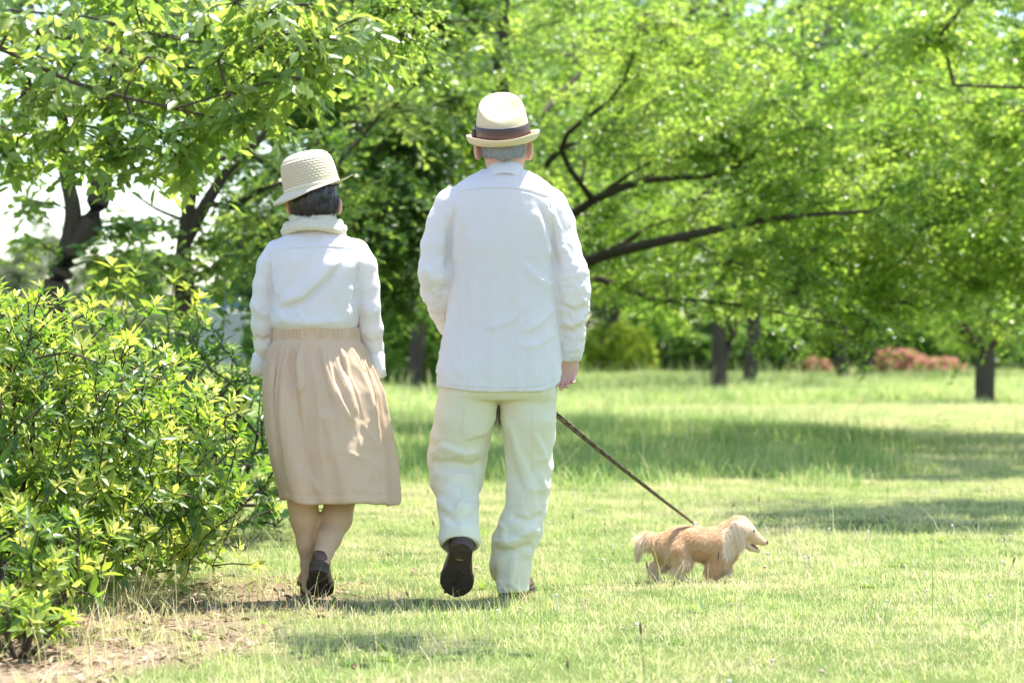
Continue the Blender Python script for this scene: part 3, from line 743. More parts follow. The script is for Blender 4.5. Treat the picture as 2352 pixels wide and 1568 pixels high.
def shrub(name, label, group, domes, leafm, seed, k=8, L=.075, W=.3, near=0, stems=7, r0=.02, cat='shrub', base=None, barkm=None, e=2.6, inner=.55, young=.5, cond=None, mode=8):
    rng = np.random.default_rng(seed)
    base = np.array(base if base is not None else (domes[0][0][0], domes[0][0][1], 0.0)); base[2] = -.02
    em = empty(name, base, label, cat, group)
    Cs, Os, parts = [], [], []
    for c, r, n in domes:
        C, O = sq_shell(c, r, n, rng, e, inner, cond); Cs.append(C); Os.append(O)
        sk = Skeleton(); root = np.array([base[0], base[1], -.02]) if c is not domes[0][0] and not far_apart(c, base) else np.array([c[0], c[1], -.02]); sk.add([root, root + (0, 0, .04)])
        for s in range(stems):
            a = s * 2.4 + rng.uniform(0, 1); t = np.array(c) + np.array(r) * (.6 * math.cos(a), .6 * math.sin(a), .25 + .4 * rng.uniform())
            m = (root + t) / 2 + np.array(r) * (.2 * math.cos(a), .2 * math.sin(a), -.05)
            sk.add(spline([root, m, t], 8)[1:], 1)
        for i in np.argsort(np.linalg.norm(C - c, axis=1))[: 2600]: sk.reach_for(C[i], rng, -1, .04)
        parts.append(sk.tubes(r0 * 1.6, .0025, 5, .42))
    V, fl = merge(parts)
    obj('stems', V, fl, barkm or BARK2, em, kind='stuff')
    C, O = np.concatenate(Cs), np.concatenate(Os)
    P, D, U, ll, tint, ax = rosettes(C, O, k, rng, L, young)
    ww = ll * W * rng.uniform(.85, 1.2, len(ll))
    if near:
        leaf_parts(em, P, D, U, ll, ww, tint, leafm, rng, near, 'foliage')
    elif mode == 8:
        V, f = leaves8(P, D, U, ll, ww); obj('foliage', V, f, leafm, em, attrs={'tint': np.repeat(tint, 8)}, kind='stuff')
    else:
        V, f = leaves2(P, D, U, ll, ww); obj('foliage', V, f, leafm, em, smooth=False, attrs={'tint': np.repeat(tint, 4)}, kind='stuff')
    return em
def shrubs():
    shrub('azalea_bush', 'big leafy azalea bush filling the left foreground beside the woman', None,
          [((-2.12, 9.2, .46), (1.2, 1.0, .66), 2500), ((-1.5, 7.85, .22), (.30, .30, .2), 100), ((-1.42, 7.4, .1), (.17, .2, .1), 40), ((-2.0, 8.7, .9), (.6, .5, .22), 190)], AZALEA, 71, 9, .068, .31, near=300, stems=14, base=(-1.92, 9.0, 0), e=2.15, inner=.55, young=.85, r0=.011)
    shrub('azalea_bush', 'darker shrub behind the azalea, against the skirt of the woman', None,
          [((-1.5, 11.8, .42), (.62, .6, .58), 380)], DEEP, 72, 8, .08, .3, stems=6, young=.3)
    shrub('azalea_bush', 'pale green shrub seen over the top of the azalea at left', None,
          [((-2.05, 13.2, .6), (.8, .7, .65), 420)], AZALEA, 73, 8, .08, .3, stems=6, young=.8)
    G = 'shrubs at the back of the lawn'
    def far(label, u0, u1, vtop, vb, leafm, seed, n, L=.2, g=G, name='shrub'):
        y = ground_y(vb); x = ((u0 + u1) / 2 - 1176) * y / F; w = (u1 - u0) / 2 * y / F; top = H - (vtop - 784) * y / F
        shrub(name, label, g, [((x, y, top * .48), (w, w * .8, top * .52), n)], leafm, seed, 7, L, .42, stems=4, r0=.03, e=2.3, inner=.7, young=.5, mode=2)
    far('yellow green shrub lit by the sun behind the straight trunk', 1325, 1505, 742, 868, YELL, 81, 420)
    far('dark green shrub between the yellow shrub and the two stemmed trunk', 1500, 1660, 765, 866, DEEP, 82, 420)
    far('dark shrub behind the two stemmed trunk', 1650, 1850, 750, 864, DEEP, 83, 420)
    far('small reddish azalea left of the pair of trunks', 1840, 1910, 822, 864, PINK, 84, 90, .16, 'flowering azaleas', 'flowering_azalea')
    far('large pink flowering azalea right of the pair of trunks', 1990, 2125, 806, 864, PINK, 85, 260, .22, 'flowering azaleas', 'flowering_azalea')
    far('small bright pink azalea beside the large pink one', 2090, 2215, 826, 866, PINK, 86, 200, .2, 'flowering azaleas', 'flowering_azalea')
    far('dark shrub behind the low round tree', 2190, 2420, 760, 864, DEEP, 87, 480)
    far('leafy undergrowth between the woman and the man', 850, 1030, 640, 898, MAPLE, 88, 900, .16)
    for k_, (u0_, u1_, vt_, m_, lb_) in enumerate(((560, 700, 730, DEEP, 'low dark shrub behind the sleeve of the woman'), (1180, 1330, 730, MAPLE, 'green shrub hidden partly by the sleeve of the man'), (1420, 1580, 700, MAPLE, 'taller green shrub just behind the yellow green one'), (1600, 1760, 690, DEEP, 'tall dark shrub behind the grey straight trunk'), (1740, 1900, 720, MAPLE, 'mid green shrub left of the reddish azalea'), (1880, 2060, 700, DEEP, 'tall dark shrub behind the pair of trunks'), (2040, 2220, 720, MAPLE, 'mid green shrub behind the pink azaleas'), (2200, 2380, 690, MAPLE, 'tall green shrub at the right edge of the lawn'))):
        far(lb_, u0_, u1_, vt_, 861, m_, 190 + k_, 560, .24)
    far('grey green shrub beyond the left cherry trunks', 300, 450, 610, 830, HAZED, 89, 500, .2)
    far('deep green undergrowth behind the back of the man', 1030, 1330, 700, 880, DEEP, 90, 700, .2)
shrubs()

# ------------------------------------------------------------------ what lies beyond
def beyond():
    rng = np.random.default_rng(90)
    # far wood: one dark mass of leaf clumps
    n = 2600
    x = rng.uniform(-5.5, 42, n); yy = rng.uniform(78, 100, n); z = 16 * rng.uniform(0, 1, n) ** .9 * (.85 + .2 * np.sin(x * .9) * np.cos(x * .37))
    C = np.stack([x, yy, z], 1)
    P, D, U, tint, _ = spray(C, np.full(n, 1.25), 7, 6, rng, .6, .15)
    V, f = leaves2(P, D, U, .42 * rng.uniform(.7, 1.3, len(P)), .25)
    obj('far_woods', V, f, DEEP, smooth=False, attrs={'tint': np.repeat(tint, 4)}, kind='stuff')
    # trees far off at left, haze put into their pale colour
    def far_tree(u, vt, w, y, seed, label):
        xx = (u - 1176) * y / F; top = H - (vt - 784) * y / F
        rg = np.random.default_rng(seed)
        C = fill([((xx, y, top * .55), (w * y / F, 2.5, top * .5), 60)], rg, .5)
        tree('far_tree', label, 'pale trees in the distance', (xx, y, 0), [(xx, y, -.1), (xx, y, top * .3), (xx, y, top * .75)], [], C, HAZED, BARK2, .25, .8, 9, 8, .22, .14, seed, twigs=False, zmin=.5)
    far_tree(10, 560, 95, 105, 91, 'pale round tree far away at the left edge')
    far_tree(95, 520, 60, 118, 92, 'tall pale tree far away left of the forked trunk')
    far_tree(215, 585, 60, 112, 95, 'pale tree far away behind the fork of the left trunk')
    far_tree(330, 565, 50, 120, 93, 'pale tree far away between the two cherry trunks')
    shrub('shrub', 'long pale hedge far off at left beyond the cherry trunks', 'shrubs at the back of the lawn', [((-14, 100, .8), (9, 2, 1.4), 800)], HAZED, 97, 7, .3, .42, stems=5, r0=.03, e=3.5, inner=.6, mode=2)
    far_tree(-120, 500, 110, 110, 94, 'pale tree far away beyond the left edge')
    # low wall with a blue net fence
    m_wall = plain_mat('pale concrete', (.42, .40, .38), .9, .2, 6); m_net = plain_mat('blue grey mesh panel', (.10, .19, .27), .6, .3, 30); m_post = plain_mat('grey post', (.3, .34, .36), .5)
    y = 78.0; x0, x1 = (455 - 1176) * y / F, (640 - 1176) * y / F
    def box(lo, hi):
        lo, hi = np.array(lo), np.array(hi); c = np.array([[(lo, hi)[i][0], (lo, hi)[j][1], (lo, hi)[k][2]] for i in (0, 1) for j in (0, 1) for k in (0, 1)])
        return c, np.array([[0, 1, 3, 2], [4, 6, 7, 5], [0, 4, 5, 1], [2, 3, 7, 6], [0, 2, 6, 4], [1, 5, 7, 3]])
    zc = H - (716 - 784) * y / F; zt = H - (655 - 784) * y / F
    V, f = box((x0, y, -.05), (x1, y + .3, zc)); obj('garden_wall', V, f, m_wall, smooth=False, loc=(x0, y, 0), label='low pale concrete wall far behind the left cherry trees', cat='wall')
    e = empty('net_fence', (x0, y + .15, zc), 'blue grey net fence standing on the far pale wall', 'fence')
    k = 6
    for i in range(k):
        a, b = x0 + (x1 - x0) * i / k, x0 + (x1 - x0) * (i + 1) / k
        V, f = box((a + .06, y + .13, zc + .04), (b - .002, y + .17, zt)); obj('net_panel', V, f, m_net, e, smooth=False)
        V, f = box((a, y + .1, zc), (a + .058, y + .2, zt + .08)); obj('post', V, f, m_post, e, smooth=False)
beyond()
# ------------------------------------------------------------------ people
YC = D0
def W3(u, v, dy=0.0): return A(X9(u), YC + dy, Z9(v))
def rows(lst, cy=0.0): return [(Z9(v), X9((a + b) / 2), YC + cy, (b - a) / 2 * D0 / F, ry) for v, a, b, ry in lst]
def ch(lst): return [(*W3(u, v, dy), r) for u, v, dy, r in lst]
SKIN = plain_mat('skin', (.62, .36, .27), .5, .4, 60, .07, .05, Subsurface_Weight=.15, Subsurface_Scale=.01)
LEGS = plain_mat('tan stocking', (.60, .40, .25), .6, .3, 60, .05, .03)
LINEN = cloth_mat('white linen', (.82, .80, .80), (420, 420, 60), .25, (.94, .92, .95), .03, .35, crease=.5, cscale=9)
COTTON = cloth_mat('white cotton', (.83, .815, .82), (700, 700, 700), .25, (.94, .92, .95), .02, .12, crease=.4, cscale=7)
CREAM = cloth_mat('cream cotton twill', (.79, .755, .60), (600, 600, 600), .12, (.85, .80, .58), .03, .15, crease=.35, cscale=7)
BEIGE = cloth_mat('beige cotton', (.70, .51, .355), (700, 700, 700), .16, (.76, .54, .34), .03, .15, crease=.35, cscale=8)
STRAW = cloth_mat('cream felted straw', (.70, .57, .37), (500, 500, 500), .06, None, .07, .3)
BAND = plain_mat('dark brown ribbon', (.06, .032, .03), .45, .5, 90, .2, .05)
GREY = plain_mat('short grey hair', (.34, .345, .36), .6, .4, 220, .6, .6)
DARKHAIR = plain_mat('dark brown hair', (.020, .013, .011), .35, .6, 200, .6, .6)
LEATHER = plain_mat('brown leather', (.12, .05, .035), .32, .5, 30, .25, .08)
TANLEATHER = plain_mat('tan leather', (.34, .19, .12), .45, .4, 30, .2, .08)
RUBBER = plain_mat('dark rubber sole', (.075, .055, .042), .75, .3, 60, .3, .2)
EYE = plain_mat('dark eye', (.02, .015, .012), .1, .6)

def seam(parent, V, uv, mat, r=.0013, lift=.0006, name='seam', back=True):
    """a stitched seam: a thin cord laid on the finished cloth along a line over the back"""
    uv = spline([(u, v, 0) for u, v in uv], 46); P = []
    for u, v, _ in uv:
        x, z = X9(u), Z9(v); k = (np.abs(V[:, 0] - x) < .011) & (np.abs(V[:, 2] - z) < .011)
        if not k.any(): continue
        q = V[k]; d = np.hypot(q[:, 0] - x, q[:, 2] - z); f = q[:, 1] < q[:, 1].min() + .05
        w = np.exp(-(d[f] / .004) ** 2) + 1e-6; P.append((x, (q[f, 1] * w).sum() / w.sum() - lift, z))
    if len(P) < 5: return
    P = np.array(P); P[:, 1] = np.convolve(np.pad(P[:, 1], 2, 'edge'), np.ones(5) / 5, 'valid')
    W_, f = tube(P, r, 6); obj(name, W_, f, mat, parent)
def wrinkles(V, Nn, amp, scale, stretch, seed, mask=1.0):
    P = V * (np.array(stretch) * scale)
    n = vnoise(P + .6 * np.stack([vnoise(P * .7, seed + 5)] * 3, 1), seed)
    return V + Nn * ((1 - 2 * np.abs(n)) * amp * mask)[:, None]

def shoe(parent, heel, fwd, up, s, mu, ms, wide=1.0, heel_h=.022, name='shoe'):
    """local frame: X right, Y heel to toe, Z up from the sole"""
    fwd = unit(np.array(fwd, float)); up = np.array(up, float); up = unit(up - (up @ fwd) * fwd); rt = np.cross(fwd, up)
    M3 = np.stack([rt, fwd, up], 1) * s
    fl = Field((-.07, -.03, -.01), (.07, .31, .13), .004)
    for c, r in (((0, .05, .045), (.033, .05, .05)), ((0, .12, .038), (.034, .08, .042)), ((0, .2, .026), (.043, .085, .032)), ((.004, .25, .02), (.034, .04, .024))):
        fl.ell(c, (r[0] * wide, r[1], r[2]), .03)
    fl.ell((0, .035, .10), (.026, .035, .05), -.008)
    fl.cut(lambda x, y, z: .008 - z)
    V, Q = fl.mesh(2)
    u = obj(name, heel + V @ M3.T, Q, mu, parent)
    # sole: outline, welt, tread bars and heel block
    t = np.linspace(0, 2 * np.pi, 40, endpoint=False)
    y = .138 - .146 * np.cos(t); yy = (y + .008) / .292
    half = np.interp(yy, [0, .04, .12, .3, .45, .68, .82, .94, 1], [.006, .022, .033, .031, .031, .047, .045, .026, .004]) * wide
    x = half * np.sign(np.sin(t)) * np.minimum(1, np.abs(np.sin(t)) * 3) ** .5 + .005 * sstep(.5, 1, yy)
    R = []
    for z, k in ((-.006, .93), (-.004, 1.0), (.010, 1.03), (.013, .98)): R.append(np.stack([x * k, .138 + (y - .138) * k, np.full(40, z) + (.003 if z > 0 else 0)], 1))
    V = np.concatenate(R + [A(0, .138, -.006)[None], A(0, .138, .013)[None]]); k = np.arange(40)
    parts = [(V, [grid_faces(4, 40), np.stack([np.full(40, 160), (k + 1) % 40, k], 1), np.stack([np.full(40, 161), 120 + k, 120 + (k + 1) % 40], 1)])]
    def bar(cx, cy, a, l, w, z0, z1):
        d = A(math.cos(a), math.sin(a)); n = A(-d[1], d[0]); c = A(cx, cy)
        q = [c + sx * d * l / 2 + sy * n * w / 2 for sx, sy in ((-1, -1), (1, -1), (1, 1), (-1, 1))]
        V = np.array([(*p, z) for z in (z0, z1) for p in q]); return V, np.array([[3, 2, 1, 0], [4, 5, 6, 7], [0, 1, 5, 4], [1, 2, 6, 5], [2, 3, 7, 6], [3, 0, 4, 7]])
    for i in range(7):
        w_ = .05 + .02 * math.sin(i / 6 * 3.1)
        for sg in (-1, 1): parts.append(bar(sg * .017 * wide, .152 + i * .017, sg * .5, .5 * w_ * wide, .009, -.0095, -.005))
    hb = x.copy(); sel = y < .082
    hx = np.concatenate([x[sel]]); hy = y[sel]; o = np.argsort(np.arctan2(hx, .04 - hy)); hx, hy = hx[o], hy[o]; n = len(hx)
    V = np.concatenate([np.stack([hx * k_, .04 + (hy - .04) * k_, np.full(n, z)], 1) for z, k_ in ((-.005, .99), (-heel_h, .97))] + [A(0, .04, -heel_h)[None]]); k = np.arange(n)
    parts.append((V, [grid_faces(2, n), np.stack([np.full(n, 2 * n), n + k, n + (k + 1) % n], 1)]))
    for i in range(3): parts.append(bar(0, .022 + i * .02, .35 * (-1) ** i, .05 * wide, .007, -heel_h - .003, -heel_h + .001))
    V, f = merge(parts)
    obj('sole', heel + V @ M3.T, f, ms, u, smooth=False)
    return u

def hair_strands(P, Nn, flow, L, rng, w=.0016, lift=.25, segs=2):
    """tapered hair blades"""
    n = len(P); L = np.broadcast_to(L, n)[:, None]
    flow = flow - (flow * Nn).sum(1, keepdims=True) * Nn; d = unit(unit(flow) + Nn * lift + rng.normal(0, .18, (n, 3)))
    d2 = unit(d + A(0, 0, -.35) - Nn * .15)
    s = unit(np.cross(d, Nn + rng.normal(0, .3, (n, 3)))) * np.broadcast_to(w, n)[:, None]
    m = P + d * L * .5; e = m + d2 * L * .5
    V = np.stack([P - s, P + s, m - s * .8, m + s * .8, e], 1).reshape(-1, 3); b = np.arange(n)[:, None] * 5
    return V, [b + [[0, 1, 3, 2]], b + [[2, 3, 4]]]
def surf_sample(V, Q, n, rng, weight=None):
    a, b, c, d = (V[Q[:, i]] for i in range(4))
    ar = np.linalg.norm(np.cross(c - a, d - b), axis=1)
    if weight is not None: ar = ar * weight((a + c) / 2)
    i = rng.choice(len(Q), n, p=ar / ar.sum()); s, t = rng.uniform(0, 1, (2, n, 1))
    P = (a[i] * (1 - s) + b[i] * s) * (1 - t) + (d[i] * (1 - s) + c[i] * s) * t
    Nn = normals(V, Q); return P, unit(Nn[Q[i, 0]] + Nn[Q[i, 2]])

def hand(fl, w, pn, side, fwd, curl, s=1.0):
    """w wrist, fwd along the fingers, side towards the thumb, pn palm side"""
    fwd, side, pn = unit(fwd), unit(side), unit(pn)
    fl.cone(w - fwd * .02, w + fwd * .012, .024 * s, .025 * s, .015)
    for k, o in enumerate((.026, .009, -.009, -.025)):
        kn = w + fwd * (.078 - .006 * abs(k - 1.2)) * s + side * o * s
        fl.cone(w + fwd * .01 + side * o * .55, kn, .017 * s, .0125 * s, .012)
        L = (.040, .045, .041, .033)[k] * s; p = kn; ang = curl * .6
        for j, (f, r0, r1) in enumerate(((1, .0095, .0085), (.62, .0085, .0078), (.5, .0078, .0066))):
            d = fwd * math.cos(ang) + pn * math.sin(ang) + side * o * 1.5
            q = p + unit(d) * L * f; fl.cone(p, q, r0 * s, r1 * s, .0025); p = q; ang += curl * (1, .7, .4)[j]
    t0 = w + fwd * .022 * s + side * .022 * s + pn * .008; t1 = t0 + unit(side * .75 + fwd * .8 + pn * .35) * .036 * s; t2 = t1 + unit(side * .15 + fwd + pn * .5) * .034 * s
    fl.cone(w + fwd * .01 + side * .01, t0, .018 * s, .016 * s, .012); fl.cone(t0, t1, .0145 * s, .0115 * s, .008); fl.cone(t1, t2, .0108 * s, .008 * s, .004)

def head(fl, c, s=1.0):
    c = np.array(c)
    fl.ell(c + A(0, -.006, .0) * s, A(.077, .095, .098) * s, .02)
    fl.ell(c + A(0, .03, -.05) * s, A(.06, .062, .075) * s, .03)
    fl.cone(c + A(0, .088, -.005) * s, c + A(0, .108, -.035) * s, .011 * s, .014 * s, .012)          # nose
    fl.ell(c + A(0, .088, -.072) * s, A(.024, .012, .009) * s, .008)                                 # lips
    for sg in (-1, 1):
        fl.ell(c + A(sg * .031, .083, .002) * s, A(.016, .014, .010) * s, -.008)                      # eye sockets
        fl.ell(c + A(sg * .091, -.004, -.044) * s, A(.0115, .022, .035) * s, .006, [[math.cos(.45 * sg), -math.sin(.45 * sg), 0], [math.sin(.45 * sg), math.cos(.45 * sg), 0], [0, 0, 1]])
        fl.ell(c + A(sg * .102, .006, -.042) * s, A(.006, .010, .020) * s, -.004)
def eyes(parent, c, s=1.0):
    for sg in (-1, 1):
        V, f = ball(np.array(c) + A(sg * .031, .077, .002) * s, .012 * s); obj('eye', V, f, EYE, parent)
def ball(c, r, n=10, m=7):
    a = np.linspace(0, 2 * np.pi, n, endpoint=False); b = np.linspace(.02, np.pi - .02, m)
    V = np.stack([np.outer(np.sin(b), np.cos(a)), np.outer(np.sin(b), np.sin(a)), np.outer(np.cos(b), np.ones(n))], -1).reshape(-1, 3)
    return np.array(c) + V * np.array(r), [grid_faces(m, n)[:, ::-1]]
def rot(V, c, ax, deg):
    R = np.array(Matrix.Rotation(math.radians(deg), 3, ax)); return np.array(c) + (V - np.array(c)) @ R.T

def man():
    e = empty('person', (X9(1155), YC, 0), 'taller person in white shirt, cream trousers and banded straw hat, walking the dog', 'person', 'couple walking on the grass')
    # body: one continuous skin
    fl = Field((-.36, 8.72, -.02), (.27, 9.42, 1.79), .006)
    hc = W3(1157, 318, .0)
    head(fl, hc, 1.0)
    fl.chain(ch([(1159, 345, -.005, .063), (1162, 420, -.005, .064)]), .03)
    fl.loft(rows([(405, 1110, 1215, .06), (430, 1070, 1245, .08), (480, 1030, 1275, .1), (640, 1050, 1262, .11), (760, 1060, 1250, .10), (850, 1050, 1250, .10), (905, 1060, 1240, .07)]), .03)
    rw = W3(1312, 806, .033)
    fl.chain(ch([(1268, 482, 0, .042), (1312, 650, -.012, .033), (1313, 770, .02, .024)]) + [(*rw, .024)], .02)
    hand(fl, rw + A(0, 0, -.004), A(-.1, -1, .15), A(-1, 0, 0), A(-.16, -.10, -1), .6, 1.0)
    lw = W3(1058, 778, .235)
    fl.chain(ch([(1038, 482, 0, .042), (1002, 645, -.005, .033), (1016, 705, .075, .027)]) + [(*lw, .022)], .02)
    hand(fl, lw, A(1, .2, -.3), A(.1, .5, 1), A(.75, .35, -.3), 1.1)
    fl.chain(ch([(1085, 900, .02, .065), (1072, 940, .02, .075), (1050, 1065, .09, .058), (1054, 1150, .02, .054), (1060, 1240, -.1, .034), (1060, 1262, -.115, .03)]), .03)
    fl.chain(ch([(1205, 900, .02, .065), (1214, 940, .03, .070), (1215, 1090, .06, .056), (1200, 1180, .05, .052), (1172, 1320, .06, .034), (1172, 1368, .075, .03)]), .03)
    V, Q = fl.mesh(2)
    obj('body', V, Q, SKIN, e)
    eyes(e, hc)
    # hair: cap of short strands over the lower back of the head
    fl = Field(hc - A(.13, .15, .15), hc + A(.13, .15, .15), .005)
    fl.ell(hc + A(0, -.010, -.012), (.076, .100, .085), .02); fl.ell(hc + A(0, -.045, -.05), (.067, .060, .055), .03)
    fl.cut(lambda x, y, z: np.maximum(Z9(371) + .018 * np.abs(x - hc[0]) / .07 - z, y - (hc[1] + .015 - (hc[2] - z) * .35)))
    V, Q = fl.mesh(2)
    hr = obj('hair', V, Q, GREY, e)
    rng = np.random.default_rng(3)
    P, Nn = surf_sample(V, Q, 6500, rng); k = (P[:, 2] < hc[2] - .02) & (P[:, 1] < hc[1] + .03); P, Nn = P[k], Nn[k]
    V, f = hair_strands(P, Nn, np.stack([-.25 * np.sign(P[:, 0] - hc[0]) * 1.0, 0 * P[:, 0], -np.ones(len(P))], 1), rng.uniform(.012, .024, len(P)), rng, .0009, .1)
    obj('strands', V, f, GREY, hr, kind='stuff')
    # trousers
    fl = Field((-.33, 8.72, -.02), (.2, 9.28, .86), .0055)
    fl.loft(rows([(830, 1025, 1272, .125), (880, 1016, 1279, .13), (905, 1010, 1279, .128), (917, 1014, 1275, .11)]), .03, 2.5)
    L = [(1076, 915, .0, .103), (1067, 955, .02, .104), (1058, 1000, .05, .102), (1050, 1055, .08, .103), (1047, 1100, .06, .09), (1051, 1150, .0, .07), (1055, 1190, -.06, .065), (1057, 1230, -.11, .066), (1058, 1290, -.16, .068)]
    R = [(1212, 915, .01, .099), (1214, 955, .02, .095), (1216, 1000, .04, .088), (1216, 1060, .06, .081), (1214, 1120, .06, .075), (1209, 1170, .055, .0695), (1197, 1210, .05, .075), (1181, 1250, .05, .075), (1172, 1300, .055, .068), (1169, 1375, .06, .0655)]
    def leg(pts): fl.chain(ch(pts), .014)
    leg(L); leg(R)
    # gap of the crotch, hollow turn-ups
    fl.chain(ch([(1144, 915, -.12, .002), (1145, 938, -.10, .006), (1146, 962, -.05, .01)]), -.012)
    ax = unit(W3(1058, 1290, -.16) - W3(1055, 1190, -.06)); c0 = W3(1060, 1250, -.115)
    def cutL(x, y, z):
        d = (x - c0[0]) * ax[0] + (y - c0[1]) * ax[1] + (z - c0[2]) * ax[2]
        return np.where((x < X9(1140)) & (z < .45), d, -1)
    a, b = W3(1056, 1215, -.09), W3(1058, 1290, -.16)
    fl.cut(cutL); fl.cone(a, b + ax * .05, .0565, .0605, -.004)
    fl.cut(lambda x, y, z: np.where(x > X9(1115), Z9(1361) + .03 * sstep(-.02, -.1, y - YC - .06) * 0 - z, -1))
    V, Q = fl.mesh(3); Nn = normals(V, Q)
    low = sstep(.72, .45, V[:, 2])
    V = wrinkles(V, Nn, .0045, 11, (1, 1, 1.5), 21, .2 + .8 * low)
    F_ = lambda uv, a, w1, w2=None: None
    for uv, a_, w1, w2 in (
        ([(985, 1050), (1020, 1022), (1070, 1040), (1112, 1030)], .011, .012, .03), ([(985, 1062), (1030, 1060), (1085, 1070), (1118, 1050)], -.012, .014, .02), ([(990, 1085), (1040, 1090), (1095, 1085)], .008, .014, .02),
        ([(1000, 1140), (1040, 1165), (1095, 1150)], .008, .012, .02), ([(1008, 1165), (1050, 1190), (1100, 1175)], -.009, .012, .016), ([(1015, 1195), (1050, 1170), (1062, 1140)], .007, .01, .016), ([(1062, 1120), (1064, 1220)], .005, .006, .02),
        ([(1150, 915), (1135, 960), (1115, 990), (1060, 1010)], .006, .01, .03), ([(1170, 960), (1185, 1020), (1222, 1110), (1228, 1180)], .009, .012, .03), ([(1160, 980), (1172, 1050), (1205, 1140)], -.008, .014, .02),
        ([(1225, 985), (1250, 1040), (1262, 1085)], .006, .01, .016), ([(1170, 1180), (1215, 1195), (1250, 1175)], -.007, .01, .016), ([(1135, 1245), (1180, 1235), (1240, 1205)], .01, .01, .022), ([(1130, 1262), (1185, 1262), (1225, 1245)], -.011, .012, .018),
        ([(1190, 1262), (1178, 1310), (1172, 1350)], .006, .008, .02), ([(1200, 1120), (1205, 1190)], .005, .007, .02), ([(1240, 1080), (1255, 1120), (1248, 1170)], .006, .01, .014), ([(1135, 1190), (1160, 1215), (1155, 1240)], .007, .012, .016)):
        V = fold(V, Nn, uv, a_ * 1.25, w1 * .8, w2)
    tr = obj('trousers', V, Q, CREAM, e)
    for uv in ([(1145, 898), (1146, 915), (1147, 930)], [(1068, 930), (1060, 1000)], [(1062, 1110), (1063, 1150), (1060, 1190)], [(1222, 940), (1222, 1010), (1224, 1080)], [(1208, 1130), (1205, 1180)], [(1176, 1270), (1172, 1310), (1170, 1345)]):
        seam(tr, V, uv, CREAM, .0016)
    # shirt
    fl = Field((-.36, 8.78, .70), (.31, 9.32, 1.53), .0052)
    fl.loft([(z, cx, cy - .012 * sstep(1.0, 1.35, z), rx, ry) for z, cx, cy, rx, ry in rows([(391, 1112, 1206, .055), (403, 1082, 1233, .078), (425, 1048, 1262, .098), (450, 1026, 1284, .112), (480, 1016, 1290, .122), (560, 1032, 1275, .132), (640, 1036, 1280, .135), (720, 1028, 1283, .138), (800, 1013, 1287, .143), (850, 1003, 1291, .148), (915, 1003, 1291, .148)])], .02, 2.4)
    fl.chain(ch([(1262, 476, 0, .064), (1278, 515, 0, .062), (1293, 565, -.01, .056), (1312, 630, -.02, .0575), (1316, 670, -.018, .056), (1315, 710, 0, .053), (1312, 735, .01, .045), (1314, 765, .02, .042), (1313, 800, .03, .037), (1311, 828, .035, .0345)]), .016)
    fl.chain(ch([(1040, 474, 0, .064), (1023, 515, 0, .062), (1006, 565, -.01, .056), (1001, 625, -.02, .058), (1004, 670, .01, .053), (1015, 705, .07, .046), (1030, 740, .14, .042), (1052, 772, .22, .034)]), .016)
    def hem(x, y, z):
        u = 1176 + x * F / D0; arm = (u > 1291) | (u < 1000)
        hv = 898 - 12 * np.clip((1100 - u) / 100, 0, 1) - 26 * np.clip((u - 1240) / 48, 0, 1) ** 2
        return np.where(arm | (y > YC + .17), Z9(829) - z, np.where((u > 1287) & (z < Z9(860)), .05, (H - (hv - 784) * D0 / F) - z))
    fl.cut(hem)
    V, Q = fl.mesh(2); Nn = normals(V, Q)
    u_ = 1176 + V[:, 0] * F / D0; v_ = 784 - (V[:, 2] - H) * F / D0
    arm = np.maximum(sstep(1278, 1296, u_), sstep(1032, 1015, u_)) * sstep(520, 600, v_)
    V = wrinkles(V, Nn, .0036, 17, (1, 1, 1.3), 41, arm * (.35 + .65 * sstep(600, 760, v_))); V = wrinkles(V, Nn, .0022, 38, (1, 1, 1.4), 47, arm)
    V = wrinkles(V, Nn, .0022, 9, (2.2, 1, .45), 44, 1 - arm)
    V = wrinkles(V, Nn, .0010, 30, (1.5, 1, .8), 45, 1.0)
